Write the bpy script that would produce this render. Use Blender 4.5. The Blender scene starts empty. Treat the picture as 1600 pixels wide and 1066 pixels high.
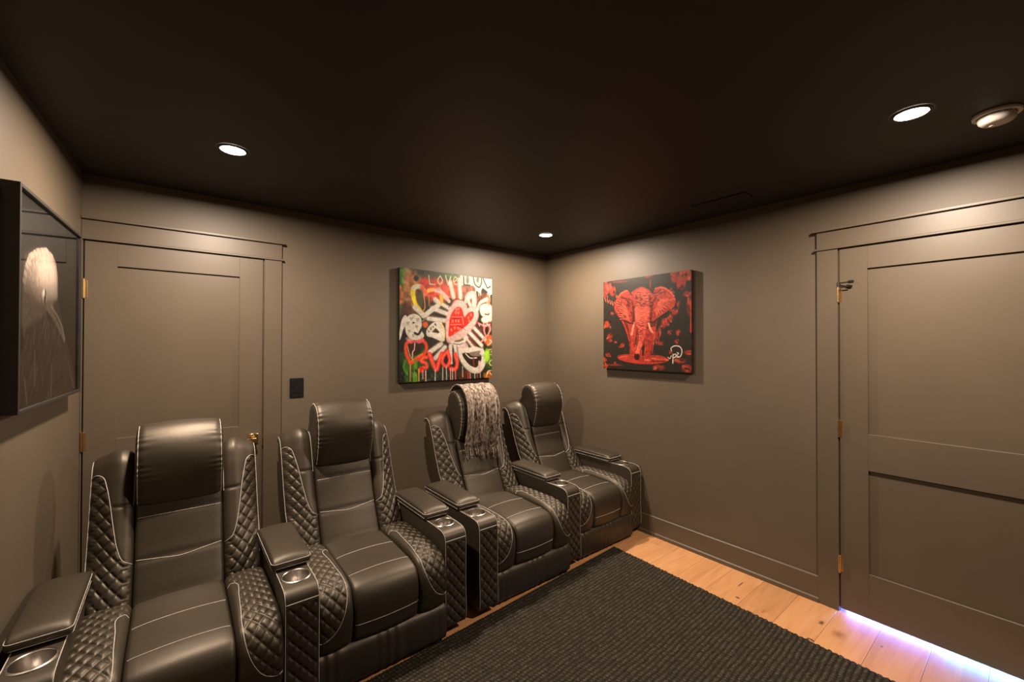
import bpy, math, random
import numpy as np
from mathutils import Vector, Matrix

S = bpy.context.scene
C = S.collection
random.seed(4)
RNG = np.random.default_rng(7)

# ------------------------------------------------------------------ camera, world, exposure
F_PX, YAW, PITCH, ROLL, EYE = 658.63, 0.6736, 0.0085, 0.0021, 1.5009
cam_data = bpy.data.cameras.new('camera')
cam_data.sensor_width = 36.0
cam_data.lens = F_PX / 1600 * 36.0
cam_data.clip_start = 0.02
cam = bpy.data.objects.new('camera', cam_data)
C.objects.link(cam)
cam.matrix_world = (Matrix.Translation((0, 0, EYE)) @ Matrix.Rotation(-YAW, 4, 'Z')
                    @ Matrix.Rotation(math.pi / 2 + PITCH, 4, 'X') @ Matrix.Rotation(ROLL, 4, 'Z'))
S.camera = cam
world = bpy.data.worlds.new('world'); S.world = world
world.use_nodes = True
world.node_tree.nodes['Background'].inputs[0].default_value = (0.9, 0.75, 0.6, 1)
world.node_tree.nodes['Background'].inputs[1].default_value = 0.0
S.view_settings.view_transform = 'Standard'
S.view_settings.look = 'None'
S.view_settings.exposure = 0.0
S.view_settings.gamma = 1.0
S.view_settings.use_curve_mapping = False

LAMP_COL = (1.0, 0.80, 0.63)
LAMP_W = 56.0
LAMP_SPREAD = 176.0
LAMP_GLOW = 60.0

# room
XR, YB, ZC = 2.955, 3.145, 2.40
YF = -1.60
LA = math.radians(2.5)                       # the left wall is not quite square to the back wall
def xl(y): return -0.389 - math.tan(LA) * (3.136 - y)

# ------------------------------------------------------------------ materials
def mat(name, col=(0.5, 0.5, 0.5), rough=0.5, metal=0.0, spec=0.5, **kw):
    m = bpy.data.materials.new(name); m.use_nodes = True
    nt = m.node_tree; b = nt.nodes['Principled BSDF']
    b.inputs['Base Color'].default_value = (*col, 1)
    b.inputs['Roughness'].default_value = rough
    b.inputs['Metallic'].default_value = metal
    b.inputs['Specular IOR Level'].default_value = spec
    for k, v in kw.items(): b.inputs[k].default_value = v
    return m, nt, b

def N(nt, t, **kw):
    n = nt.nodes.new(t)
    for k, v in kw.items():
        if k.startswith('i_'): n.inputs[k[2:].replace('_', ' ')].default_value = v
        else: setattr(n, k, v)
    return n

def ramp(nt, fac, stops):
    r = nt.nodes.new('ShaderNodeValToRGB')
    el = r.color_ramp.elements
    while len(el) < len(stops): el.new(0.5)
    for e, (p, c) in zip(el, stops): e.position = p; e.color = (*c, 1)
    nt.links.new(fac, r.inputs[0]); return r

def noisy(name, c1, c2, scale, rough, bump=0.0, bscale=None, stretch=(1, 1, 1), **kw):
    m, nt, b = mat(name, c1, rough, **kw)
    tc = N(nt, 'ShaderNodeTexCoord'); mp = N(nt, 'ShaderNodeMapping'); mp.inputs['Scale'].default_value = stretch
    nt.links.new(tc.outputs['Object'], mp.inputs[0])
    n = N(nt, 'ShaderNodeTexNoise', i_Scale=scale, i_Detail=4.0)
    nt.links.new(mp.outputs[0], n.inputs['Vector'])
    r = ramp(nt, n.outputs[0], [(0.35, c1), (0.65, c2)])
    nt.links.new(r.outputs[0], b.inputs['Base Color'])
    if bump:
        n2 = N(nt, 'ShaderNodeTexNoise', i_Scale=bscale or scale, i_Detail=3.0)
        nt.links.new(mp.outputs[0], n2.inputs['Vector'])
        bp = N(nt, 'ShaderNodeBump', i_Strength=bump, i_Distance=0.002)
        nt.links.new(n2.outputs[0], bp.inputs['Height']); nt.links.new(bp.outputs[0], b.inputs['Normal'])
    return m

M = {}
M['wall'] = noisy('wall_paint', (0.096, 0.074, 0.049), (0.105, 0.081, 0.054), 2.5, 0.50, 0.10, 260)
M['trim'] = noisy('trim_paint', (0.092, 0.071, 0.047), (0.101, 0.078, 0.052), 3.0, 0.42, 0.05, 60, spec=0.5)
M['ceiling'] = noisy('ceiling_paint', (0.014, 0.013, 0.010), (0.018, 0.016, 0.012), 3.0, 0.6, 0.1, 200)
M['brass'] = noisy('brass', (0.80, 0.55, 0.25), (0.86, 0.60, 0.30), 30, 0.25, metal=1.0)
M['black_plastic'] = noisy('black_plastic', (0.004, 0.004, 0.004), (0.006, 0.006, 0.006), 30, 0.35)
M['black_metal'] = noisy('black_metal', (0.01, 0.009, 0.008), (0.014, 0.012, 0.011), 30, 0.4)
M['white_plastic'] = noisy('white_plastic', (0.62, 0.60, 0.56), (0.66, 0.63, 0.59), 10, 0.35)
M['steel'] = noisy('brushed_steel', (0.60, 0.56, 0.52), (0.62, 0.58, 0.54), 40, 0.26, stretch=(1, 1, 0.05), metal=1.0)
M['thread'] = noisy('contrast_thread', (0.38, 0.35, 0.31), (0.72, 0.67, 0.61), 420, 0.6)
M['cord'] = noisy('black_cord', (0.008, 0.008, 0.008), (0.012, 0.012, 0.012), 50, 0.5)
M['vent_black'] = noisy('vent_black', (0.002, 0.002, 0.002), (0.003, 0.003, 0.003), 30, 0.5)
M['frame'] = noisy('dark_frame', (0.014, 0.011, 0.009), (0.020, 0.016, 0.013), 20, 0.5, stretch=(1, 1, 1))
M['canvas_edge'] = noisy('painted_canvas_edge', (0.010, 0.009, 0.008), (0.05, 0.008, 0.006), 12, 0.5)
M['canvas_back'] = noisy('black_canvas_edge', (0.006, 0.006, 0.006), (0.010, 0.010, 0.008), 12, 0.5)

def leather():
    m, nt, b = mat('black_leather', (0.02, 0.018, 0.016), 0.50, spec=0.75)
    b.inputs['Specular Tint'].default_value = (1.0, 0.88, 0.72, 1)
    tc = N(nt, 'ShaderNodeTexCoord')
    n = N(nt, 'ShaderNodeTexNoise', i_Scale=6.0, i_Detail=3.0); nt.links.new(tc.outputs['Object'], n.inputs['Vector'])
    r = ramp(nt, n.outputs[0], [(0.3, (0.0190, 0.0145, 0.0090)), (0.7, (0.0250, 0.0190, 0.0115))])
    nt.links.new(r.outputs[0], b.inputs['Base Color'])
    v = N(nt, 'ShaderNodeTexVoronoi', i_Scale=420.0); nt.links.new(tc.outputs['Object'], v.inputs['Vector'])
    n2 = N(nt, 'ShaderNodeTexNoise', i_Scale=28.0, i_Detail=4.0); nt.links.new(tc.outputs['Object'], n2.inputs['Vector'])
    b1 = N(nt, 'ShaderNodeBump', i_Strength=0.25, i_Distance=0.0006); nt.links.new(v.outputs['Distance'], b1.inputs['Height'])
    b2 = N(nt, 'ShaderNodeBump', i_Strength=0.16, i_Distance=0.004); nt.links.new(n2.outputs[0], b2.inputs['Height'])
    nt.links.new(b1.outputs[0], b2.inputs['Normal']); nt.links.new(b2.outputs[0], b.inputs['Normal'])
    return m
M['leather'] = leather()

def oak():
    m, nt, b = mat('oak_plank', (0.6, 0.35, 0.18), 0.42)
    g = N(nt, 'ShaderNodeNewGeometry')
    oi = N(nt, 'ShaderNodeObjectInfo')
    add = N(nt, 'ShaderNodeVectorMath', operation='MULTIPLY_ADD')
    add.inputs[1].default_value = (1.0, 9.0, 1.0)
    cmb = N(nt, 'ShaderNodeCombineXYZ')
    mul = N(nt, 'ShaderNodeMath', operation='MULTIPLY'); mul.inputs[1].default_value = 37.0
    nt.links.new(oi.outputs['Random'], mul.inputs[0]); nt.links.new(mul.outputs[0], cmb.inputs[0]); nt.links.new(mul.outputs[0], cmb.inputs[2])
    nt.links.new(g.outputs['Position'], add.inputs[0]); nt.links.new(cmb.outputs[0], add.inputs[2])
    n = N(nt, 'ShaderNodeTexNoise', i_Scale=2.6, i_Detail=7.0, i_Distortion=1.2); nt.links.new(add.outputs[0], n.inputs['Vector'])
    r = ramp(nt, n.outputs[0], [(0.22, (0.40, 0.190, 0.075)), (0.48, (0.50, 0.250, 0.105)), (0.78, (0.56, 0.300, 0.140))])
    # plank to plank tone
    rr = ramp(nt, oi.outputs['Random'], [(0.0, (0.80, 0.78, 0.76)), (0.5, (0.96, 0.95, 0.94)), (1.0, (1.08, 1.08, 1.08))])
    mx = N(nt, 'ShaderNodeMix', data_type='RGBA', blend_type='MULTIPLY'); mx.inputs[0].default_value = 1.0
    nt.links.new(r.outputs[0], mx.inputs[6]); nt.links.new(rr.outputs[0], mx.inputs[7])
    cur = mx.outputs[2]
    # knots and filled cracks where the boards have them
    for (kx, ky, rx, ry, dark) in KNOTS:
        sub = N(nt, 'ShaderNodeVectorMath', operation='SUBTRACT'); sub.inputs[1].default_value = (kx, ky, 0.0)
        nt.links.new(g.outputs['Position'], sub.inputs[0])
        sc = N(nt, 'ShaderNodeVectorMath', operation='MULTIPLY'); sc.inputs[1].default_value = (1 / rx, 1 / ry, 0)
        nt.links.new(sub.outputs[0], sc.inputs[0])
        nn = N(nt, 'ShaderNodeTexNoise', i_Scale=60.0, i_Detail=3.0); nt.links.new(g.outputs['Position'], nn.inputs['Vector'])
        ln = N(nt, 'ShaderNodeVectorMath', operation='LENGTH'); nt.links.new(sc.outputs[0], ln.inputs[0])
        ad = N(nt, 'ShaderNodeMath', operation='ADD'); nt.links.new(ln.outputs['Value'], ad.inputs[0]); nt.links.new(nn.outputs[0], ad.inputs[1])
        mr = N(nt, 'ShaderNodeMapRange'); mr.inputs[1].default_value = 0.75; mr.inputs[2].default_value = 1.55
        mr.inputs[3].default_value = 0.9; mr.inputs[4].default_value = 0.0
        nt.links.new(ad.outputs[0], mr.inputs[0])
        mk = N(nt, 'ShaderNodeMix', data_type='RGBA')
        nt.links.new(mr.outputs[0], mk.inputs[0]); nt.links.new(cur, mk.inputs[6])
        mk.inputs[7].default_value = (0.05, 0.02, 0.008, 1) if dark else (0.30, 0.12, 0.035, 1)
        cur = mk.outputs[2]
    nt.links.new(cur, b.inputs['Base Color'])
    bp = N(nt, 'ShaderNodeBump', i_Strength=0.12, i_Distance=0.001); nt.links.new(n.outputs[0], bp.inputs['Height'])
    nt.links.new(bp.outputs[0], b.inputs['Normal'])
    return m
KNOTS = [(2.742, 0.745, 0.030, 0.014, True), (2.70, 0.66, 0.05, 0.035, False), (2.62, 1.13, 0.012, 0.016, True),
         (2.78, 1.18, 0.05, 0.006, True), (2.76, 0.50, 0.009, 0.006, True), (2.60, 0.98, 0.03, 0.01, False)]
M['oak'] = oak()

def rug_mat():
    m, nt, b = mat('black_wool', (0.02, 0.018, 0.014), 0.9, spec=0.15)
    tc = N(nt, 'ShaderNodeTexCoord')
    n = N(nt, 'ShaderNodeTexNoise', i_Scale=170.0, i_Detail=4.0); nt.links.new(tc.outputs['Object'], n.inputs['Vector'])
    a = N(nt, 'ShaderNodeVertexColor'); a.layer_name = 'yarn'        # 0 in the gaps between yarns, 1 on their crowns; paints in groove shade
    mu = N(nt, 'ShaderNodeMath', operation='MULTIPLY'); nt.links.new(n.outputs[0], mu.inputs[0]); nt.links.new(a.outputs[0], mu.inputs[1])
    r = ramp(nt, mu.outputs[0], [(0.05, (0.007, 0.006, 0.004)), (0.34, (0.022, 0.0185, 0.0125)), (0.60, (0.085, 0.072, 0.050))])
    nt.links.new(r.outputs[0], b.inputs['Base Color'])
    bp = N(nt, 'ShaderNodeBump', i_Strength=0.5, i_Distance=0.002)
    n2 = N(nt, 'ShaderNodeTexNoise', i_Scale=400.0, i_Detail=2.0); nt.links.new(tc.outputs['Object'], n2.inputs['Vector'])
    nt.links.new(n2.outputs[0], bp.inputs['Height']); nt.links.new(bp.outputs[0], b.inputs['Normal'])
    return m
M['rug'] = rug_mat()
M['rug_back'] = noisy('rug_backing', (0.010, 0.009, 0.007), (0.016, 0.014, 0.010), 200, 0.9)

def chenille():
    m, nt, b = mat('chenille', (0.3, 0.22, 0.16), 0.9, spec=0.2)
    b.inputs['Sheen Weight'].default_value = 0.4
    tc = N(nt, 'ShaderNodeTexCoord'); mp = N(nt, 'ShaderNodeMapping'); mp.inputs['Scale'].default_value = (1, 0.35, 0.35)
    nt.links.new(tc.outputs['Object'], mp.inputs[0])
    n = N(nt, 'ShaderNodeTexNoise', i_Scale=110.0, i_Detail=3.0); nt.links.new(mp.outputs[0], n.inputs['Vector'])
    r = ramp(nt, n.outputs[0], [(0.36, (0.045, 0.028, 0.018)), (0.50, (0.20, 0.15, 0.11)), (0.64, (0.42, 0.34, 0.27))])
    nt.links.new(r.outputs[0], b.inputs['Base Color'])
    bp = N(nt, 'ShaderNodeBump', i_Strength=0.8, i_Distance=0.004)
    nt.links.new(n.outputs[0], bp.inputs['Height']); nt.links.new(bp.outputs[0], b.inputs['Normal'])
    return m
M['chenille'] = chenille()

def emis(name, col, st):
    m, nt, b = mat(name, col, 0.5)
    b.inputs['Emission Color'].default_value = (*col, 1); b.inputs['Emission Strength'].default_value = st
    return m
M['lamp'] = emis('lamp_diffuser', (1.0, 0.88, 0.72), LAMP_GLOW)
M['led_blue'] = emis('led_blue', (0.45, 0.6, 1.0), 6)
M['led_white'] = emis('led_white', (0.80, 0.86, 1.0), 4)

def painted(name, rough=0.45, coat=0.0):
    m, nt, b = mat(name, (0.5, 0.5, 0.5), rough, spec=0.3)
    a = N(nt, 'ShaderNodeVertexColor'); a.layer_name = 'paint'
    nt.links.new(a.outputs[0], b.inputs['Base Color'])
    tc = N(nt, 'ShaderNodeTexCoord')
    n2 = N(nt, 'ShaderNodeTexNoise', i_Scale=90.0, i_Detail=3.0); nt.links.new(tc.outputs['Object'], n2.inputs['Vector'])
    bp = N(nt, 'ShaderNodeBump', i_Strength=0.15, i_Distance=0.002)
    nt.links.new(n2.outputs[0], bp.inputs['Height']); nt.links.new(bp.outputs[0], b.inputs['Normal'])
    b.inputs['Coat Weight'].default_value = coat
    return m
M['acrylic'] = painted('acrylic_paint', 0.45)
M['photo'] = painted('photo_print', 0.4)

def glass():
    m = bpy.data.materials.new('picture_glass'); m.use_nodes = True; nt = m.node_tree
    nt.nodes.remove(nt.nodes['Principled BSDF'])
    out = nt.nodes['Material Output']
    t = N(nt, 'ShaderNodeBsdfTransparent'); t.inputs[0].default_value = (0.96, 0.96, 0.96, 1)
    g = N(nt, 'ShaderNodeBsdfGlossy'); g.inputs['Roughness'].default_value = 0.03
    f = N(nt, 'ShaderNodeFresnel', i_IOR=1.30)
    mx = N(nt, 'ShaderNodeMixShader')
    nt.links.new(f.outputs[0], mx.inputs[0]); nt.links.new(t.outputs[0], mx.inputs[1]); nt.links.new(g.outputs[0], mx.inputs[2])
    nt.links.new(mx.outputs[0], out.inputs[0]); return m
M['glass'] = glass()

# ------------------------------------------------------------------ object helpers
def tag(o, label=None, cat=None, group=None, kind=None):
    if label: o['label'] = label
    if cat: o['category'] = cat
    if group: o['group'] = group
    if kind: o['kind'] = kind
    return o

def link(name, me, parent=None, loc=None):
    o = bpy.data.objects.new(name, me); C.objects.link(o)
    if parent is not None: o.parent = parent
    if loc is not None: o.location = loc
    return o

def empty(name, loc=(0, 0, 0), parent=None, rz=0.0):
    o = link(name, None, parent, loc); o.rotation_euler = (0, 0, rz); o.empty_display_size = 0.1
    return o

def mesh(name, V, Fc, m, smooth=True, sharp=40):
    me = bpy.data.meshes.new(name)
    me.from_pydata([tuple(map(float, v)) for v in V], [], Fc)
    me.materials.append(M[m] if isinstance(m, str) else m)
    if smooth:
        me.polygons.foreach_set('use_smooth', [True] * len(me.polygons))
        me.set_sharp_from_angle(angle=math.radians(sharp))
    me.update(); return me

class MB:
    """collects boxes, tubes and lathes for one mesh"""
    def __init__(s): s.v = []; s.f = []
    def add(s, V, Fc):
        k = len(s.v); s.v += [tuple(v) for v in V]; s.f += [tuple(i + k for i in f) for f in Fc]; return s
    def box(s, x0, x1, y0, y1, z0, z1, b=0.0):
        x0, x1 = min(x0, x1), max(x0, x1); y0, y1 = min(y0, y1), max(y0, y1); z0, z1 = min(z0, z1), max(z0, z1)
        b = min(b, 0.45 * (x1 - x0), 0.45 * (y1 - y0), 0.45 * (z1 - z0))
        if b <= 0:
            V = [(x, y, z) for x in (x0, x1) for y in (y0, y1) for z in (z0, z1)]
            return s.add(V, [(0, 1, 3, 2), (4, 6, 7, 5), (0, 4, 5, 1), (2, 3, 7, 6), (0, 2, 6, 4), (1, 5, 7, 3)])
        V = []; idx = {}
        for i, x in enumerate((x0, x1)):
            for j, y in enumerate((y0, y1)):
                for k, z in enumerate((z0, z1)):
                    sx, sy, sz = (b if i == 0 else -b), (b if j == 0 else -b), (b if k == 0 else -b)
                    for a, p in enumerate(((x, y + sy, z + sz), (x + sx, y, z + sz), (x + sx, y + sy, z))):
                        idx[i, j, k, a] = len(V); V.append(p)
        Fc = []
        I = lambda i, j, k, a: idx[i, j, k, a]
        for e in (0, 1):
            q = [I(e, 0, 0, 0), I(e, 1, 0, 0), I(e, 1, 1, 0), I(e, 0, 1, 0)]; Fc.append(q if e else q[::-1])
            q = [I(0, e, 0, 1), I(0, e, 1, 1), I(1, e, 1, 1), I(1, e, 0, 1)]; Fc.append(q if e else q[::-1])
            q = [I(0, 0, e, 2), I(1, 0, e, 2), I(1, 1, e, 2), I(0, 1, e, 2)]; Fc.append(q if e else q[::-1])
        def orient(q):
            c = Vector(((x0 + x1) / 2, (y0 + y1) / 2, (z0 + z1) / 2))
            p = [Vector(V[t]) for t in q]; n = (p[1] - p[0]).cross(p[2] - p[0])
            return q if n.dot(sum(p, Vector()) / len(p) - c) > 0 else q[::-1]
        for i in (0, 1):
            for j in (0, 1):
                Fc.append([I(i, j, 0, 0), I(i, j, 1, 0), I(i, j, 1, 1), I(i, j, 0, 1)])
                Fc.append([I(i, 0, j, 0), I(i, 1, j, 0), I(i, 1, j, 2), I(i, 0, j, 2)])
                Fc.append([I(0, i, j, 1), I(1, i, j, 1), I(1, i, j, 2), I(0, i, j, 2)])
                for k in (0, 1): Fc.append([I(i, j, k, 0), I(i, j, k, 1), I(i, j, k, 2)])
        return s.add(V, [orient(q) for q in Fc])
    def tube(s, pts, r, n=6, closed=False, cap=True):
        P = [Vector(p) for p in pts]; m = len(P); V = []; Fc = []
        R = r if hasattr(r, '__len__') else [r] * m
        up = None
        for i in range(m):
            a = P[(i - 1) % m] if (closed or i > 0) else P[i]; b = P[(i + 1) % m] if (closed or i < m - 1) else P[i]
            t = (b - a)
            if t.length < 1e-9: t = Vector((0, 0, 1))
            t.normalize()
            if up is None:
                up = Vector((0, 0, 1)) if abs(t.z) < 0.9 else Vector((1, 0, 0))
            u = (up - t * up.dot(t)); u.normalize(); w = t.cross(u); up = u
            for k in range(n):
                an = 2 * math.pi * k / n
                V.append(P[i] + (u * math.cos(an) + w * math.sin(an)) * R[i])
        for i in range(m if closed else m - 1):
            for k in range(n):
                j = (i + 1) % m
                Fc.append((i * n + k, i * n + (k + 1) % n, j * n + (k + 1) % n, j * n + k))
        if not closed and cap:
            Fc.append(tuple(range(n))[::-1]); Fc.append(tuple((m - 1) * n + k for k in range(n)))
        return s.add(V, Fc)
    def lathe(s, prof, c=(0, 0, 0), n=32, axis='Z'):
        V = []; Fc = []
        for (r, z) in prof:
            for k in range(n):
                a = 2 * math.pi * k / n
                p = (r * math.cos(a), r * math.sin(a), z)
                if axis == 'X': p = (p[2], p[0], p[1])
                if axis == 'Y': p = (p[1], p[2], p[0])
                V.append((p[0] + c[0], p[1] + c[1], p[2] + c[2]))
        for i in range(len(prof) - 1):
            for k in range(n):
                Fc.append((i * n + k, i * n + (k + 1) % n, (i + 1) * n + (k + 1) % n, (i + 1) * n + k))
        if prof[0][0] > 1e-6: Fc.append(tuple(range(n))[::-1])
        if prof[-1][0] > 1e-6: Fc.append(tuple((len(prof) - 1) * n + k for k in range(n)))
        return s.add(V, Fc)
    def mesh(s, name, m, smooth=True, sharp=40): return mesh(name, s.v, s.f, m, smooth, sharp)
    def build(s, name, m, parent=None, loc=None, smooth=True, sharp=40):
        return link(name, s.mesh(name, m, smooth, sharp), parent, loc)

def catmull(P, n, closed):
    P = np.asarray(P, float); m = len(P)
    if closed: idx = lambda i: i % m; segs = m
    else: idx = lambda i: min(max(i, 0), m - 1); segs = m - 1
    out = []
    K = 24
    for i in range(segs):
        p0, p1, p2, p3 = P[idx(i - 1)], P[idx(i)], P[idx(i + 1)], P[idx(i + 2)]
        d1 = max(np.linalg.norm(p1 - p0), 1e-9) ** .5; d2 = max(np.linalg.norm(p2 - p1), 1e-9) ** .5; d3 = max(np.linalg.norm(p3 - p2), 1e-9) ** .5
        m1 = (p1 - p0) / d1 - (p2 - p0) / (d1 + d2) + (p2 - p1) / d2 if np.linalg.norm(p1 - p0) > 1e-9 else (p2 - p1) / d2
        m2 = (p2 - p1) / d2 - (p3 - p1) / (d2 + d3) + (p3 - p2) / d3 if np.linalg.norm(p3 - p2) > 1e-9 else (p2 - p1) / d2
        m1 = m1 * d2; m2 = m2 * d2
        for k in range(K):
            t = k / K; t2 = t * t; t3 = t2 * t
            out.append((2 * t3 - 3 * t2 + 1) * p1 + (t3 - 2 * t2 + t) * m1 + (-2 * t3 + 3 * t2) * p2 + (t3 - t2) * m2)
    if not closed: out.append(P[-1])
    D = np.array(out)
    if closed: D = np.vstack([D, D[:1]])
    L = np.concatenate([[0], np.cumsum(np.linalg.norm(np.diff(D, axis=0), axis=1))])
    t = np.linspace(0, L[-1], n + 1)[:-1] if closed else np.linspace(0, L[-1], n)
    return np.stack([np.interp(t, L, D[:, k]) for k in range(D.shape[1])], 1), L[-1]

class Pipes(list):
    """separate lines of contrast piping, one mesh each"""
    def tube(s, pts, r, n=6, closed=False):
        s.append(MB().tube(pts, r, n, closed).mesh('piping', 'thread')); return s

class Slab:
    """an upholstered piece: a side profile (y, z) swept across x with rounded ends"""
    def __init__(s, prof, step, x0, x1, er, dx, disp=None, warp=None, crown=0.0):
        s.L = catmull(prof, 10, True)[1]
        s.n = max(12, int(round(s.L / step)))
        s.P, s.L = catmull(prof, s.n, True)
        a = 0.5 * np.sum(s.P[:, 0] * np.roll(s.P[:, 1], -1) - np.roll(s.P[:, 0], -1) * s.P[:, 1])
        T = np.roll(s.P, -1, 0) - np.roll(s.P, 1, 0); T /= np.linalg.norm(T, axis=1)[:, None]
        sg = 1 if a > 0 else -1
        s.Nn = np.stack([T[:, 1], -T[:, 0]], 1) * sg
        s.sg = sg; s.x0, s.x1, s.er, s.dx, s.disp, s.warp, s.crown = x0, x1, er, dx, disp, warp, crown
    def s_of(s, y, z):
        return float(np.argmin((s.P[:, 0] - y) ** 2 + (s.P[:, 1] - z) ** 2)) / s.n * s.L
    def ev(s, sv, x, off=0.0):
        sv = np.asarray(sv, float); x = np.asarray(x, float)
        f = (sv / s.L * s.n) % s.n; i = np.floor(f).astype(int) % s.n; j = (i + 1) % s.n; w = (f - np.floor(f))[..., None]
        P = s.P[i] * (1 - w) + s.P[j] * w; Nn = s.Nn[i] * (1 - w) + s.Nn[j] * w
        e = np.minimum(x - s.x0, s.x1 - x); er = s.er
        ins = np.where(e < er, er - np.sqrt(np.maximum(er * er - (er - np.clip(e, 0, er)) ** 2, 0)), 0)
        t = (x - s.x0) / (s.x1 - s.x0)
        d = -ins + off + s.crown * (1 - (2 * t - 1) ** 2)
        if s.disp is not None: d = d + s.disp(sv, x, P[..., 0], P[..., 1], e)
        y = P[..., 0] + Nn[..., 0] * d; z = P[..., 1] + Nn[..., 1] * d
        if s.warp is not None: x, y, z = s.warp(x, y, z)
        return np.stack([x, y, z], -1)
    def mesh(s, name, m, mirror=False):
        a = np.linspace(0, math.pi / 2, 6)
        e = s.er * (1 - np.cos(a)); inner = np.arange(s.x0 + s.er, s.x1 - s.er, s.dx)
        k = max(2, int(round((s.x1 - s.x0 - 2 * s.er) / s.dx)) + 1)
        xs = np.concatenate([s.x0 + e[:-1], np.linspace(s.x0 + s.er, s.x1 - s.er, k), (s.x1 - e[:-1])[::-1]])
        sv = np.arange(s.n) / s.n * s.L
        SS, XX = np.meshgrid(sv, xs, indexing='ij')
        V = s.ev(SS, XX).reshape(-1, 3)
        m_ = len(xs); Fc = []
        for i in range(s.n):
            j = (i + 1) % s.n
            for q in range(m_ - 1):
                Fc.append((i * m_ + q, i * m_ + q + 1, j * m_ + q + 1, j * m_ + q))
        Fc.append([i * m_ for i in range(s.n)]); Fc.append([i * m_ + m_ - 1 for i in range(s.n)][::-1])
        flip = (s.sg < 0)
        if mirror: V = V * np.array([-1, 1, 1]); flip = not flip
        if flip: Fc = [tuple(reversed(f)) for f in Fc]
        return mesh(name, V, Fc, m, True, 60)
    def line(s, ctrl, n=60, off=0.001, mirror=False):
        """a 3-D line lying on the surface; ctrl = [(x, s)]"""
        c, _ = catmull(np.array(ctrl, float), n, False)
        V = s.ev(c[:, 1], c[:, 0], off)
        if mirror: V = V * np.array([-1, 1, 1])
        return V

def quilt(sv, x, w, h, amp, mask):
    u = x / w + sv / h; v = x / w - sv / h
    k = 1.0 / math.hypot(1 / w, 1 / h)
    du = np.abs(u - np.round(u)) * k; dv = np.abs(v - np.round(v)) * k
    g = np.maximum(np.exp(-(du / 0.0038) ** 2), np.exp(-(dv / 0.0038) ** 2))
    p = (np.abs(np.sin(np.pi * u)) * np.abs(np.sin(np.pi * v))) ** 0.5
    return (amp * 0.55 * (p - 0.5) - amp * 0.50 * g) * mask

def smooth01(t):
    t = np.clip(t, 0, 1); return t * t * (3 - 2 * t)

# ------------------------------------------------------------------ room shell
def structure(o): o['kind'] = 'structure'; return o
WT = 0.12
# back wall with the opening of door_1 (x -0.39..0.452)
D1X0, D1X1, DZ = -0.383, 0.447, 2.056
b = MB()
b.box(-0.75, D1X0 - 0.008, YB, YB + WT, 0, ZC); b.box(D1X0 - 0.008, D1X1, YB, YB + WT, DZ, ZC); b.box(D1X1, XR + WT, YB, YB + WT, 0, ZC)
structure(b.build('wall_back', 'wall', smooth=False))
# right wall with the opening of door_2
D2Y0, D2Y1 = -0.092, 0.716
b = MB()
b.box(XR, XR + WT, D2Y1, YB + WT, 0, ZC); b.box(XR, XR + WT, D2Y0, D2Y1, DZ, ZC); b.box(XR, XR + WT, YF, D2Y0, 0, ZC)
structure(b.build('wall_right', 'wall', smooth=False))
b = MB(); y0, y1 = YF - 0.1, YB
V = [(xl(y0), y0, 0), (xl(y1), y1, 0), (xl(y1) - WT, y1, 0), (xl(y0) - WT, y0, 0)]
V += [(x, y, ZC) for x, y, z in V]
b.add(V, [(0, 4, 5, 1), (1, 5, 6, 2), (2, 6, 7, 3), (3, 7, 4, 0), (0, 1, 2, 3), (4, 7, 6, 5)])
structure(b.build('wall_left', 'wall', smooth=False))
structure(MB().box(-0.75, XR + WT, YF - WT, YF, 0, ZC).build('wall_front', 'wall', smooth=False))
# ceiling with round cut-outs is not needed: the lamps are surface-thin wafers
structure(MB().box(-0.75, XR + WT, YF - WT, YB + WT, ZC, ZC + 0.1).build('ceiling', 'ceiling', smooth=False))

# floor: screed plus one object per plank
floor = structure(MB().box(-0.75, XR + 0.9, YF - WT, YB + WT, -0.10, -0.0125).build('floor', 'black_plastic', smooth=False))
PW = 0.19
row = 0; y = 1.862 - PW * 19
while y < YB + WT:
    x = -0.75 - random.uniform(0, 1.2)
    if 1.1 < y + 0.1 < 1.3: x = -0.75 - 0.4
    while x < XR + 0.9:
        ln = random.choice([1.5, 1.9, 2.2])
        xa, xb = max(x, -0.75), min(x + ln, XR + 0.9)
        if xb - xa > 0.05:
            MB().box(xa + 0.0005, xb - 0.0005, max(y, YF - WT) + 0.0005, min(y + PW, YB + WT) - 0.0005, -0.012, 0.0, 0.0009).build('plank', 'oak', floor, smooth=False)
        x += ln
    y += PW; row += 1

# baseboards: board and shoe moulding
def baseboard(name, pts, nrm):
    """pts two (x, y) on the wall face; nrm points into the room"""
    root = structure(empty(name, (pts[0][0], pts[0][1], 0)))
    (xa, ya), (xb, yb) = pts; nx, ny = nrm
    def strip(nm, d, z0, z1, bev):
        ox, oy = pts[0][0], pts[0][1]
        P = [(0, 0), (xb - xa, yb - ya)]
        V = []
        prof = [(0, z0), (d, z0), (d, z1 - bev), (d - bev, z1), (0, z1)]
        for (px, py) in P:
            for (q, z) in prof: V.append((px + nx * q, py + ny * q, z))
        k = len(prof)
        Fc = [(i, (i + 1) % k, k + (i + 1) % k, k + i) for i in range(k)] + [tuple(range(k))[::-1], tuple(range(k, 2 * k))]
        o = link(nm, mesh(nm, V, Fc, 'trim', False), root)
        return o
    strip('board', 0.014, 0.0, 0.152, 0.004); strip('shoe_moulding', 0.022, 0.0, 0.030, 0.006)
    return root
baseboard('baseboard_right', [(XR, 0.813), (XR, YB - 0.0)], (-1, 0))
baseboard('baseboard_right_2', [(XR, YF), (XR, D2Y0 - 0.097)], (-1, 0))
baseboard('baseboard_back', [(0.552, YB), (XR - 0.022, YB)], (0, -1))
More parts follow.
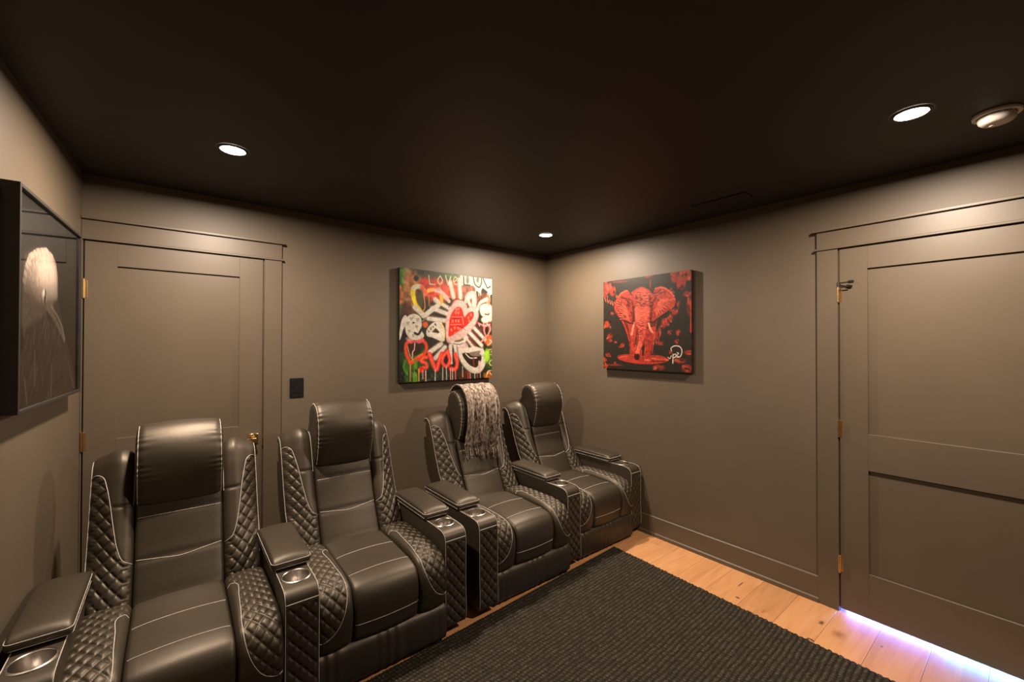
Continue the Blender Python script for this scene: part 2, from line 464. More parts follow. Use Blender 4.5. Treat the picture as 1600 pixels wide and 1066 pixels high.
baseboard('baseboard_left', [(xl(YF), YF), (xl(YB - 0.001), YB)], (math.cos(LA), -math.sin(LA)))
baseboard('baseboard_front', [(xl(YF) + 0.022, YF), (XR - 0.022, YF)], (0, 1))

# door casings (craftsman head) ; local frame: u along the wall, w out of the wall into the room
def casing(name, u0, u1, side0, side1, T, wide0=0.1):
    """opening u0..u1; T maps (u, w, z) to the room"""
    root = structure(empty(name, T(u0, 0, 0)))
    def part(nm, ua, ub, wa, wb, za, zb, bv=0.0015):
        m = MB().box(ua, ub, wa, wb, za, zb, bv)
        o0 = Vector(T(u0, 0, 0))
        V = [tuple(Vector(T(*v)) - o0) for v in m.v]
        a, b_, c = (Vector(T(1, 0, 0)) - Vector(T(0, 0, 0))), (Vector(T(0, 1, 0)) - Vector(T(0, 0, 0))), Vector((0, 0, 1))
        Fc = m.f if a.cross(b_).dot(c) > 0 else [tuple(reversed(f)) for f in m.f]
        return link(nm, mesh(nm, V, Fc, 'trim', False), root)
    e0 = u0 - wide0 if side0 else u0; e1 = u1 + 0.1 if side1 else u1
    if side0: part('side_casing', u0 - wide0, u0 - 0.0, 0, 0.018, 0, 2.050)
    if side1: part('side_casing', u1 + 0.0, u1 + 0.1, 0, 0.018, 0, 2.050)
    x0 = e0 - (0.012 if side0 and wide0 > 0.05 else 0); x1 = e1 + (0.012 if side1 else 0)
    part('head_bead', x0, x1, 0, 0.027, 2.051, 2.062)
    part('head_casing', e0, e1, 0, 0.020, 2.062, 2.158)
    part('head_cap', x0 - (0.006 if wide0 > 0.05 else 0), x1 + 0.006, 0, 0.036, 2.158, 2.172)
    part('jamb', u0 - 0.0005, u0 + 0.003, -0.10, 0.0, 0, 2.050, 0); part('jamb', u1 - 0.003, u1 + 0.0005, -0.10, 0.0, 0, 2.050, 0)
    part('jamb', u0, u1, -0.10, 0.0, 2.0525, 2.056, 0)
    return root
casing('trim_1', D1X0, D1X1, True, True, lambda u, w, z: (u, YB - w, z), 0.006)
casing('trim_2', D2Y0, D2Y1, True, True, lambda u, w, z: (XR - w, u, z), 0.1)

def door(name, u0, u1, st, zz, T, face=0.0, z0=0.018):
    """shaker door, leaf u0..u1; stile width st; rails at zz pairs"""
    root = structure(empty(name, T(u0, 0, 0))); o0 = Vector(T(u0, 0, 0))
    def part(nm, ua, ub, wa, wb, za, zb, bv=0.0008):
        m = MB().box(ua, ub, wa, wb, za, zb, bv)
        V = [tuple(Vector(T(*v)) - o0) for v in m.v]
        a, b_ = (Vector(T(1, 0, 0)) - Vector(T(0, 0, 0))), (Vector(T(0, 1, 0)) - Vector(T(0, 0, 0)))
        Fc = m.f if a.cross(b_).z > 0 else [tuple(reversed(f)) for f in m.f]
        return link(nm, mesh(nm, V, Fc, 'trim', False), root)
    top = 2.047
    w1, w0 = face, face - 0.038
    part('stile', u0, u0 + st, w0, w1, z0, top); part('stile', u1 - st, u1, w0, w1, z0, top)
    rails = [(z0, zz[0]), (zz[1], zz[2]), (zz[3], top)]
    for a, b_ in rails: part('rail', u0 + st, u1 - st, w0, w1, a, b_)
    part('panel', u0 + st - 0.004, u1 - st + 0.004, w0 + 0.010, w1 - 0.012, zz[0] - 0.004, zz[1] + 0.004, 0)
    part('panel', u0 + st - 0.004, u1 - st + 0.004, w0 + 0.010, w1 - 0.012, zz[2] - 0.004, zz[3] + 0.004, 0)
    return root
T1 = lambda u, w, z: (u, YB - w, z)
T2 = lambda u, w, z: (XR - w, u, z)
d1 = door('door_1', -0.377, 0.440, 0.127, (0.26, 0.815, 0.985, 1.923), T1, 0.010)
d2 = door('door_2', D2Y0 + 0.004, 0.7095, 0.124, (0.258, 0.818, 1.016, 1.922), T2, 0.010)

def hinge(root, T, u, z0, z1, w=0.018, leafdir=1):
    o0 = Vector(T(*{'a': (u, 0, 0)}['a'])); base = Vector(root.location)
    b = MB(); c = Vector(T(u, w, 0)) - base
    for k in range(3):
        za = z0 + (z1 - z0) * k / 3 + 0.0006; zb = z0 + (z1 - z0) * (k + 1) / 3 - 0.0006
        b.lathe([(0.0001, za), (0.0062, za), (0.0062, zb), (0.0001, zb)], (c.x, c.y, 0), 14)
    b.lathe([(0.0001, z0 - 0.005), (0.0045, z0 - 0.004), (0.0045, z1 + 0.004), (0.0001, z1 + 0.006)], (c.x, c.y, 0), 14)
    o = b.build('hinge', 'brass', root); o['label'] = 'brass hinge'
    p = Vector(T(u + leafdir * 0.014, 0.0112, 0)) - base; q = Vector(T(u, 0.0094, 0)) - base
    MB().box(p.x, q.x if abs(q.x - p.x) > 1e-4 else p.x + 0.002, p.y, q.y if abs(q.y - p.y) > 1e-4 else p.y + 0.002, z0, z1, 0.0005).build('hinge_leaf', 'brass', o, smooth=False)
    return o
for z0, z1 in ((1.745, 1.838), (0.938, 1.033), (0.20, 0.295)): hinge(d1, T1, -0.3795, z0, z1)
hs = [hinge(d2, T2, 0.7125, z0, z1, leafdir=-1) for z0, z1 in ((1.748, 1.845), (0.984, 1.075), (0.222, 0.312))]
# hinge-pin door stop on the top hinge of door_2
b = MB(); bs = Vector(d2.location)
def L2(u, w, z): return tuple(Vector(T2(u, w, z)) - bs)
b.tube([L2(0.7125, 0.018, 1.852), L2(0.690, 0.030, 1.852), L2(0.655, 0.040, 1.853)], 0.0035, 8)
b.tube([L2(0.662, 0.038, 1.853), L2(0.640, 0.045, 1.853)], 0.0085, 10)
b.tube([L2(0.7125, 0.018, 1.838), L2(0.695, 0.030, 1.826), L2(0.660, 0.032, 1.829)], 0.0032, 8)
b.tube([L2(0.7125, 0.018, 1.832), L2(0.7125, 0.018, 1.858)], 0.008, 10)
o = b.build('door_stop', 'black_metal', d2); o['label'] = 'black hinge-pin door stop'
# lever handle of door_1
bs = Vector(d1.location)
def L1(u, w, z): return tuple(Vector(T1(u, w, z)) - bs)
b = MB()
p, q = L1(0.362, 0.010, 0.83), L1(0.418, 0.018, 0.90)
b.box(p[0], q[0], p[1], q[1], 0.868, 0.930, 0.002)
b.tube([L1(0.392, 0.015, 0.900), L1(0.392, 0.060, 0.900)], 0.010, 12)
p, q = L1(0.404, 0.052, 0), L1(0.292, 0.062, 0)
b.box(p[0], q[0], p[1], q[1], 0.890, 0.910, 0.003)
o = b.build('door_handle', 'brass', d1); o['label'] = 'brass lever handle on a square rose'
b = MB(); p, q = L1(0.4405, 0.004, 0), L1(0.4425, 0.012, 0)
b.box(p[0], q[0] + 0.006, p[1], q[1], 0.845, 0.905, 0.0008)
b.build('strike_plate', 'brass', d1, smooth=False)
# round knob on the latch side of door_2, outside the photograph
bs = Vector(d2.location); b = MB()
b.lathe([(0.0001, 0), (0.026, 0), (0.026, -0.008), (0.010, -0.010), (0.010, -0.03), (0.024, -0.04), (0.026, -0.052), (0.018, -0.062), (0.0001, -0.064)], tuple(Vector(T2(D2Y0 + 0.062, 0.010, 0.92)) - bs), 24, 'X')
b.build('door_handle', 'brass', d2)

# light strip glowing under door_2 from the room beyond
st = empty('light_strip', (XR + 0.075, 0.31, 0.0))
tag(st, 'blue-white light strip glowing under the right-hand door', 'light strip')
MB().box(0.001, 0.010, -0.39, 0.39, 0.002, 0.040, 0.001).build('housing', 'white_plastic', st, smooth=False)
MB().box(-0.001, 0.0008, -0.385, 0.385, 0.008, 0.034, 0).build('diffuser', 'led_white', st, smooth=False)
for (yy, ww, colr, pw) in ((0.50, 0.40, (0.10, 0.17, 1.0), 6.0), (0.10, 0.42, (0.05, 0.36, 1.0), 8.0)):
    ld = bpy.data.lights.new('light_strip_glow', 'AREA'); ld.shape = 'RECTANGLE'; ld.size = 0.022; ld.size_y = ww
    ld.color = colr; ld.energy = pw
    lo = link('light_strip_glow', ld, st, (-0.004, yy - 0.31, 0.021)); lo.rotation_euler = (0, math.radians(90), 0)

# ------------------------------------------------------------------ ceiling fittings
def downlight(x, y, label, seen=True):
    root = empty('recessed_light', (x, y, ZC)); tag(root, label, 'ceiling light', 'recessed lights in the black ceiling')
    b = MB(); b.lathe([(0.049, -0.0030), (0.051, -0.0060), (0.058, -0.0052), (0.0635, -0.0004)], n=40)
    b.f = b.f[:-2]; b.build('trim_ring', 'black_metal', root)
    b = MB(); b.lathe([(0.0001, -0.0036), (0.03, -0.0036), (0.050, -0.0032)], n=40); b.f = b.f[:-1]
    b.f = [tuple(reversed(f)) for f in b.f]
    b.build('diffuser', 'lamp', root)
    ld = bpy.data.lights.new('lamp', 'AREA'); ld.shape = 'DISK'; ld.size = 0.098; ld.energy = LAMP_W; ld.color = LAMP_COL; ld.spread = math.radians(LAMP_SPREAD)
    link('lamp_light', ld, root, (0, 0, -0.0075))
    return root
downlight(0.201, 2.325, 'round glowing recessed light above the left-hand recliners, nearest the left door')
downlight(2.362, 2.518, 'round glowing recessed light in the far corner above the two paintings')
downlight(2.220, 0.306, 'round glowing recessed light beside the smoke alarm')

sm = empty('smoke_alarm', (2.474, 0.100, ZC)); tag(sm, 'white round smoke alarm on the ceiling beside a recessed light', 'smoke alarm')
MB().lathe([(0.066, 0.0), (0.068, -0.004), (0.066, -0.011), (0.060, -0.012)], n=40).build('base_plate', 'white_plastic', sm)
MB().lathe([(0.052, -0.011), (0.053, -0.018), (0.050, -0.030), (0.042, -0.038), (0.028, -0.041), (0.0001, -0.042)], n=40).build('cover', 'white_plastic', sm)
b = MB()
for k in range(10):
    a = k / 10 * 2 * math.pi
    b.tube([(0.0530 * math.cos(a + d), 0.0530 * math.sin(a + d), -0.0145) for d in (-0.22, -0.1, 0.1, 0.22)], 0.0011, 5)
b.build('vent_slot', 'black_plastic', sm)
MB().lathe([(0.009, -0.0405), (0.009, -0.0440), (0.0001, -0.0445)], (0.01, 0.012, 0), 18).build('test_button', 'white_plastic', sm)

vt = empty('ceiling_vent', (2.655, 1.240, ZC)); tag(vt, 'narrow black air vent in the ceiling above the elephant painting', 'vent')
b = MB()
for a in (-1, 1):
    b.box(a * 0.055, a * 0.043, -0.165, 0.165, -0.006, 0); b.box(-0.043, 0.043, a * 0.165, a * 0.153, -0.006, 0)
b.build('vent_frame', 'vent_black', vt, smooth=False)
for k in range(6):
    x = -0.036 + k * 0.0144
    V = [(x - 0.006, -0.153, -0.0005), (x + 0.005, -0.153, -0.006), (x + 0.0062, -0.153, -0.005), (x - 0.0048, -0.153, 0.0005 - 0.0006)]
    V += [(a, 0.153, c) for a, _, c in V]
    link('slat', mesh('slat', V, [(0, 1, 2, 3), (7, 6, 5, 4), (0, 4, 5, 1), (1, 5, 6, 2), (2, 6, 7, 3), (3, 7, 4, 0)], 'vent_black', False), vt)
for yy in (-0.158, 0.158):
    MB().lathe([(0.0035, -0.006), (0.0030, -0.0074), (0.0001, -0.0078)], (0.02 * (1 if yy > 0 else 1), yy, 0), 10).build('screw', 'steel', vt)

# ------------------------------------------------------------------ wall switch
sw = empty('light_switch', (0.643, YB, 1.205)); tag(sw, 'black light switch plate on the back wall beside the left door', 'light switch')
MB().box(-0.043, 0.043, -0.006, 0, -0.066, 0.066, 0.0025).build('switch_plate', 'black_plastic', sw, smooth=False)
MB().box(-0.017, 0.017, -0.0085, -0.006, -0.034, 0.034, 0.001).build('rocker', 'black_plastic', sw, smooth=False)
for z in (-0.048, 0.048): MB().lathe([(0.003, -0.0058), (0.003, -0.0068), (0.0001, -0.007)], (0, 0, z), 10, 'Y').build('screw', 'black_metal', sw)

#@@RUG
# ------------------------------------------------------------------ rug
def rug():
    P00, P10, P11, P01 = [np.array(p) for p in ((-0.10, -0.85), (2.47, -0.85), (2.548, 1.975), (-0.10, 1.828))]
    nu, nv = 640, 760
    u = np.linspace(0, 1, nu); v = np.linspace(0, 1, nv)
    UU, VV = np.meshgrid(u, v)
    XY = (P00 * ((1 - UU) * (1 - VV))[..., None] + P10 * (UU * (1 - VV))[..., None] + P11 * (UU * VV)[..., None] + P01 * ((1 - UU) * VV)[..., None])
    W, Hh = 2.6, 2.75
    X, Y = UU * W, VV * Hh
    rp, bp = 0.0230, 0.0170
    wob = 0.004 * np.sin(X * 3.1 + 1) + 0.002 * np.sin(X * 11) + 0.0015 * np.sin(X * 37 + Y * 5)
    r = (Y + wob) / rp; k = np.floor(r); fr = r - k
    ph = (X + 0.003 * np.sin(Y * 40 + X * 9)) / bp + (k % 2) * 0.5
    rnd = np.modf(np.abs(np.sin(k * 12.9898 + np.floor(ph) * 78.233)) * 43758.5)[0]
    z = 0.0085 * np.sqrt(np.maximum(np.sin(np.pi * fr), 0)) * (0.45 + 0.55 * np.abs(np.sin(np.pi * (ph + 0.5 * fr)))) * (0.8 + 0.35 * rnd)
    e = np.minimum(np.minimum(UU * W, (1 - UU) * W), np.minimum(VV * Hh, (1 - VV) * Hh))
    z = (z + 0.0055) * np.where(e <= 0, 0.15, 1)
    # slightly frayed right edge
    XY[:, -1, 0] += 0.004 * np.sin(v * 900) * np.sin(v * 130) + 0.003 * RNG.standard_normal(nv)
    XY[-1, :, 1] += 0.003 * RNG.standard_normal(nu)
    co = np.empty((nv, nu, 3), np.float32); co[..., :2] = XY; co[..., 2] = z
    i = np.arange(nv * nu).reshape(nv, nu)
    q = np.stack([i[:-1, :-1], i[:-1, 1:], i[1:, 1:], i[1:, :-1]], -1).reshape(-1, 4)
    me = bpy.data.meshes.new('rug'); me.vertices.add(nv * nu); me.vertices.foreach_set('co', co.ravel())
    me.loops.add(q.size); me.loops.foreach_set('vertex_index', q.ravel().astype(np.int32))
    me.polygons.add(len(q)); me.polygons.foreach_set('loop_start', (np.arange(len(q)) * 4).astype(np.int32))
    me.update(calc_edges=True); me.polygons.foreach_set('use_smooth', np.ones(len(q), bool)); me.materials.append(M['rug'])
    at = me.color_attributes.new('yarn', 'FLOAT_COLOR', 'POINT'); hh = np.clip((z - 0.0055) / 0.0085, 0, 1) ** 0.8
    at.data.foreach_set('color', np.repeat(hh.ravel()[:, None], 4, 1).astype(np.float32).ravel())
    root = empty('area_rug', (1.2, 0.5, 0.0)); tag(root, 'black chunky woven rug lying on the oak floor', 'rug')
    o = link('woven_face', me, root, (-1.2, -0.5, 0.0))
    MB().add([(-0.09, -0.84, 0.0003), (2.462, -0.84, 0.0003), (2.54, 1.968, 0.0003), (-0.09, 1.821, 0.0003),
              (-0.09, -0.84, 0.004), (2.462, -0.84, 0.004), (2.54, 1.968, 0.004), (-0.09, 1.821, 0.004)],
             [(0, 3, 2, 1), (4, 5, 6, 7), (0, 1, 5, 4), (1, 2, 6, 5), (2, 3, 7, 6), (3, 0, 4, 7)]).build('backing', 'rug_back', root, (-1.2, -0.5, 0), smooth=False)
    # loose yarn ends on the right edge
    for (yy, sz) in ((0.742, 1.0), (1.74, 0.5), (1.30, 0.45), (1.02, 0.4)):
        xe = 2.47 + (2.548 - 2.47) * (yy + 0.85) / 2.825 - 0.004
        pts = [(xe - 1.2 + sz * a, yy - 0.5 + sz * b_, c) for a, b_, c in ((-0.004, 0, 0.006), (0.006, 0.004, 0.008), (0.018, 0.002, 0.008), (0.026, -0.008, 0.005), (0.024, -0.020, 0.003))]
        MB().tube(catmull(pts, 14, False)[0], 0.0022 * (0.5 + sz / 2), 6).build('yarn_end', 'rug_back', root)
rug()

#@@CHAIR
# ------------------------------------------------------------------ recliners
PITCH_X = 0.75
CW = 0.155     # half width of the centre cushions
SW = 0.3095    # half width between the arms
G = {}
def build_meshes():
    # --- seat centre cushion
    prof = [(0.54, 0.40), (0.50, 0.432), (0.36, 0.438), (0.20, 0.436), (0.08, 0.430), (0.025, 0.412), (0.002, 0.375), (-0.006, 0.31), (0.002, 0.24), (0.012, 0.195), (0.05, 0.185), (0.30, 0.30), (0.54, 0.34)]
    def d(s, x, y, z, e): return 0.0015 * np.sin(x * 55 + y * 20) * np.exp(-e / 0.03) * (z > 0.3)
    sl = Slab(prof, 0.012, -CW + 0.001, CW - 0.001, 0.016, 0.02, d, crown=0.010)
    G['seat_cushion'] = sl.mesh('seat_cushion', 'leather')
    b = Pipes()
    for (ya, za, sag) in ((0.300, 0.44, 0.012), (0.105, 0.434, 0.012)):
        c = [(x, sl.s_of(ya + sag * (x / CW) ** 2 * -1, za)) for x in np.linspace(-CW + 0.012, CW - 0.012, 7)]
        c = [(x, sl.s_of(ya, za)) for x in np.linspace(-CW + 0.010, CW - 0.010, 5)]
        b.tube(sl.line(c, 24, 0.0006), 0.0011, 5)
    c = [(x, sl.s_of(-0.003, 0.265)) for x in np.linspace(-CW + 0.006, CW - 0.006, 5)]
    b.tube(sl.line(c, 24, 0.0006), 0.0011, 5)
    G['seat_piping'] = b
    # --- seat bolster (right; the left is its mirror image)
    prof = [(0.55, 0.40), (0.50, 0.44), (0.38, 0.452), (0.22, 0.454), (0.10, 0.446), (0.035, 0.425), (0.000, 0.375), (-0.010, 0.31), (0.000, 0.24), (0.014, 0.195), (0.05, 0.185), (0.30, 0.30), (0.54, 0.34)]
    base = Slab(prof, 0.006, CW + 0.001, SW, 0.02, 0.006)
    ctl = [(CW + 0.004, (0.395, 0.45)), (0.180, (0.392, 0.45)), (0.193, (0.365, 0.452)), (0.188, (0.27, 0.454)), (0.183, (0.16, 0.45)), (0.178, (0.07, 0.44)),
           (0.183, (0.015, 0.40)), (0.200, (-0.008, 0.345)), (0.235, (-0.010, 0.285)), (0.275, (-0.003, 0.252)), (SW - 0.004, (0.0, 0.245))]
    path = [(x, base.s_of(*p)) for x, p in ctl]
    cp, _ = catmull(np.array(path), 200, False)
    ss, xx = cp[:, 1], cp[:, 0]
    o = np.argsort(ss); ss, xx = ss[o], xx[o]
    s_rear, s_front = path[0][1], path[-1][1]
    def xb(s):
        r = np.interp(s, ss, xx)
        lo, hi = min(s_rear, s_front), max(s_rear, s_front)
        if s_rear < s_front: r = np.where(s < lo, CW, r); r = np.where(s > hi, 9, r)
        else: r = np.where(s > hi, CW, r); r = np.where(s < lo, 9, r)
        return r
    def d(s, x, y, z, e):
        m = smooth01((x - xb(s)) / 0.010) * smooth01((z - 0.20) / 0.02) * smooth01(e / 0.012)
        if s_rear >= s_front: m = m * (y < 0.53)
        return quilt(s, x, 0.046, 0.058, 0.0075, m) - 0.002 * np.exp(-((x - xb(s)) / 0.004) ** 2)
    sl = Slab(prof, 0.0036, CW + 0.001, SW, 0.022, 0.0036, d, crown=0.010)
    for mir in (False, True):
        G['seat_bolster' + 'RL'[mir]] = sl.mesh('seat_bolster', 'leather', mir)
        G['bolster_piping' + 'RL'[mir]] = Pipes().tube(sl.line(path, 90, 0.0012, mir), 0.0012, 5)
    # --- footrest
    prof = [(0.002, 0.022), (-0.004, 0.10), (0.004, 0.172), (0.030, 0.190), (0.055, 0.17), (0.055, 0.03), (0.035, 0.019), (0.008, 0.019)]
    def d(s, x, y, z, e): return 0.0022 * np.sin(x * 95 + 3 * np.sin(x * 23)) * (0.4 + 0.6 * np.sin(x * 9 + 1) ** 2) * np.clip((0.03 - y) / 0.02, 0, 1)
    sl = Slab(prof, 0.012, -SW, SW, 0.012, 0.006, d)
    G['footrest'] = sl.mesh('footrest', 'leather')
    # --- hidden base and feet
    b = MB(); b.box(-0.30, 0.30, 0.07, 0.70, 0.05, 0.29, 0.004); G['base'] = b.mesh('base', 'black_plastic')
    # --- back centre cushion
    prof = [(0.505, 0.41), (0.520, 0.45), (0.560, 0.53), (0.602, 0.62), (0.640, 0.72), (0.668, 0.80), (0.715, 0.90), (0.760, 1.00), (0.80, 1.05), (0.84, 1.02), (0.84, 0.90), (0.78, 0.70), (0.70, 0.50), (0.62, 0.39)]
    def d(s, x, y, z, e):
        zz = z
        return -0.004 * np.exp(-((zz - 0.575) / 0.010) ** 2) * (y < 0.69) - 0.003 * np.exp(-((zz - 0.745) / 0.010) ** 2) * (y < 0.69)
    sl = Slab(prof, 0.010, -CW - 0.002, CW + 0.002, 0.016, 0.02, d, crown=0.012)
    G['back_cushion'] = sl.mesh('back_cushion', 'leather')
    b = Pipes()
    def frontpt(z):
        i = [k for k in range(len(sl.P)) if sl.P[k, 0] < 0.70 and sl.Nn[k, 0] < -0.3]
        i = min(i, key=lambda k: abs(sl.P[k, 1] - z)); return i / sl.n * sl.L
    for zc, dip in ((0.735, 0.004), (0.565, 0.008)):
        c = [(x, frontpt(zc + dip * 2 * (x / CW) ** 2)) for x in (-CW + 0.006, -CW / 2, 0, CW / 2, CW - 0.006)]
        b.tube(sl.line(c, 24, 0.0006), 0.0011, 5)
    G['back_piping'] = b
    # --- back wing (right)
    prof = [(0.500, 0.40), (0.515, 0.45), (0.552, 0.53), (0.600, 0.63), (0.650, 0.74), (0.692, 0.85), (0.722, 0.93), (0.752, 0.985), (0.800, 1.008), (0.850, 0.985), (0.872, 0.92), (0.850, 0.78), (0.800, 0.60), (0.740, 0.44), (0.66, 0.37), (0.56, 0.36)]
    X0, X1 = CW + 0.003, SW + 0.003
    def warp(x, y, z):
        t = np.clip((x - X0) / (X1 - X0), 0, 1)
        w = smooth01((t - 0.30) / 0.70)
        y = y + 0.050 * w * smooth01((z - 0.42) / 0.2) * (y < 0.83)
        z = z - 0.030 * w * smooth01((z - 0.80) / 0.2) - 0.010 * (1 - smooth01(t / 0.35)) * smooth01((z - 0.85) / 0.15)
        x = x - 0.012 * w * smooth01((0.60 - z) / 0.2)
        return x, y, z
    base = Slab(prof, 0.006, X0, X1, 0.018, 0.006)
    def sf(z):
        i = [k for k in range(len(base.P)) if base.P[k, 0] < 0.80 and base.Nn[k, 0] < -0.2]
        i = min(i, key=lambda k: abs(base.P[k, 1] - z)); return i / base.n * base.L
    ctl = [(X1 - 0.006, 0.935), (X1 - 0.022, 0.940), (X1 - 0.045, 0.925), (X1 - 0.060, 0.875), (X1 - 0.074, 0.80), (X1 - 0.088, 0.71), (X1 - 0.102, 0.64), (X1 - 0.122, 0.592), (X0 + 0.004, 0.575)]
    path = [(x, sf(z)) for x, z in ctl]
    cp, _ = catmull(np.array(path), 200, False); ss2, xx2 = cp[:, 1], cp[:, 0]; o = np.argsort(ss2); ss2, xx2 = ss2[o], xx2[o]
    stop, sbot = path[1][1], path[-1][1]
    up = stop > sbot
    def xb2(s):
        r = np.interp(s, ss2, xx2)
        if up: r = np.where(s < sbot, X0, r); r = np.where(s > stop, 9, r)
        else: r = np.where(s > sbot, X0, r); r = np.where(s < stop, 9, r)
        return r
    s450 = sf(0.43)
    def d(s, x, y, z, e):
        fr = (s > s450 - 0.02) if up else (s < s450 + 0.02)
        m = smooth01((x - xb2(s)) / 0.010) * smooth01(e / 0.012) * fr
        t = (x - X0) / (X1 - X0)
        crease = np.exp(-((z - 0.795) / 0.008) ** 2) * (y < 0.75) * smooth01((xb2(s) - x) / 0.01) * np.where(xb2(s) > 5, 0, 1)
        return quilt(s, x, 0.046, 0.060, 0.0080, m) - 0.002 * np.exp(-((x - xb2(s)) / 0.004) ** 2) - 0.004 * crease
    sl = Slab(prof, 0.0036, X0, X1, 0.030, 0.0036, d, warp, crown=0.010)
    s_lo, s_hi = sf(0.50), sl.s_of(0.84, 0.99)
    for mir in (False, True):
        G['back_wing' + 'RL'[mir]] = sl.mesh('back_wing', 'leather', mir)
        b = Pipes(); b.tube(sl.line(path, 90, 0.0012, mir), 0.0012, 5)
        b.tube(sl.line([(X1 - 0.004, q) for q in np.linspace(s_lo, s_hi, 8)], 60, 0.001, mir), 0.0012, 5)
        b.tube(sl.line([(X0 + 0.006, q) for q in np.linspace(sf(0.79), s_hi, 6)], 50, 0.001, mir), 0.0011, 5)
        G['wing_piping' + 'RL'[mir]] = b
    # --- headrest
    prof = [(0.678, 0.806), (0.655, 0.822), (0.630, 0.885), (0.614, 0.965), (0.614, 1.035), (0.636, 1.100), (0.680, 1.148), (0.740, 1.162), (0.795, 1.130), (0.818, 1.05), (0.80, 0.96), (0.75, 0.87), (0.71, 0.82)]
    def d(s, x, y, z, e):
        rf = np.exp(-e / 0.022)
        return (0.0050 * np.sin(s * 210 + 2 * np.sin(s * 37)) * np.abs(np.sin(s * 23 + 1)) * rf) * (1 - np.exp(-e / 0.004)) + 0.0012 * np.sin(s * 31 + x * 14)
    HW = 0.161
    sl = Slab(prof, 0.006, -HW, HW, 0.030, 0.008, d, crown=0.012)
    G['headrest'] = sl.mesh('headrest', 'leather'); G['_head'] = sl
    b = Pipes()
    a0, a1 = sl.s_of(0.66, 0.82), sl.s_of(0.80, 1.12)
    if a0 > a1 and a0 - a1 > sl.L / 2: a1 += sl.L
    for x in (-HW + 0.010, HW - 0.010):
        b.tube(sl.line([(x, q) for q in np.linspace(a0, a1, 12)], 80, 0.0016), 0.0012, 5)
    G['headrest_piping'] = b
    # --- armrest
    AW = 0.0640
    prof = [(0.0, 0.05), (-0.001, 0.25), (0.0, 0.47), (0.002, 0.488), (0.012, 0.513), (0.032, 0.526), (0.070, 0.531), (0.30, 0.531), (0.58, 0.531), (0.62, 0.51), (0.625, 0.30), (0.62, 0.05), (0.60, 0.04), (0.02, 0.04)]
    def d(s, x, y, z, e):
        fr = (y < 0.006)
        m = smooth01((0.474 - z) / 0.01) * smooth01((z - 0.06) / 0.01) * smooth01((e - 0.006) / 0.010) * fr
        return quilt(s, x - 0.0, 0.046, 0.060, 0.0085, m) - 0.0018 * np.exp(-((z - 0.484) / 0.003) ** 2) * fr
    def warp(x, y, z):
        r = np.hypot(x, y - 0.125)
        z = np.where((z > 0.44) & (y < 0.4), z - 0.085 * smooth01((0.0565 - r) / 0.004), z)
        return x, y, z
    sl = Slab(prof, 0.0036, -AW, AW, 0.007, 0.0036, d, warp)
    G['armrest'] = sl.mesh('armrest', 'leather')
    b = Pipes()
    q0, q1 = sl.s_of(0.0, 0.06), sl.s_of(0.40, 0.531)
    if q0 > q1: q0, q1 = q1, q0
    if q1 - q0 > sl.L / 2: q0 += sl.L
    sl2 = Slab(prof, 0.006, -AW, AW, 0.007, 0.0055, None, None)
    for x in (-AW + 0.003, AW - 0.003): b.tube(sl2.line([(x, q) for q in np.linspace(q0, q1, 40)], 160, 0.0008), 0.0011, 5)
    sq = sl2.s_of(0.0, 0.484)
    b.tube(sl2.line([(x, sq) for x in np.linspace(-AW + 0.003, AW - 0.003, 4)], 12, 0.0006), 0.0011, 5)
    G['arm_piping'] = b
    # inner wall faces inwards
    b2 = MB(); b2.lathe([(0.0001, 0.462), (0.0420, 0.463), (0.0470, 0.468), (0.0490, 0.525), (0.0498, 0.5340), (0.0520, 0.5356), (0.0560, 0.5350), (0.0590, 0.5322)], (0, 0.125, 0), 44)
    b2.f = b2.f[:-1]; b2.f = [tuple(reversed(f)) for f in b2.f]
    G['cup_holder'] = b2.mesh('cup_holder', 'steel')
    # arm pad
    PWd = 0.0765
    prof = [(0.205, 0.540), (0.198, 0.552), (0.202, 0.566), (0.225, 0.578), (0.33, 0.585), (0.45, 0.587), (0.57, 0.584), (0.612, 0.576), (0.625, 0.560), (0.618, 0.540), (0.58, 0.536), (0.25, 0.536)]
    sl = Slab(prof, 0.010, -PWd, PWd, 0.014, 0.010, lambda sv, x, y, z, e: 0.007 * (1 - (x / PWd) ** 2) * smooth01((z - 0.568) / 0.012))
    G['arm_pad'] = sl.mesh('arm_pad', 'leather')
    b = Pipes()
    def rr(y0, y1, w, z, r):
        pts = []
        for cx, cy, a0 in ((w - r, y0 + r, -90), (w - r, y1 - r, 0), (-w + r, y1 - r, 90), (-w + r, y0 + r, 180)):
            for k in range(6):
                a = math.radians(a0 + k * 18); pts.append((cx + r * math.cos(a), cy + r * math.sin(a), z))
        return pts
    b.tube(rr(0.199, 0.624, PWd + 0.0005, 0.566, 0.018), 0.0011, 5, closed=True)
    b.tube(rr(0.202, 0.620, PWd - 0.001, 0.543, 0.018), 0.0010, 5, closed=True)
    G['pad_piping'] = b
    G['glide'] = MB().lathe([(0.0001, 0.0), (0.02, 0.0), (0.022, 0.006), (0.022, 0.05), (0.0001, 0.05)], n=16).mesh('glide', 'black_plastic')
build_meshes()

def pipes(key, parent):
    for me in G[key]: link('piping', me, parent)['label'] = 'white contrast piping'

def armrest(root, x, dy):
    a = link('armrest', G['armrest'], root, (x, dy, 0))
    link('arm_pad', G['arm_pad'], a); link('cup_holder', G['cup_holder'], a)['label'] = 'brushed steel cup holder'
    pipes('arm_piping', a); pipes('pad_piping', a)
    for yy in (0.10, 0.56): link('glide', G['glide'], a, (0, yy, 0))
    return a

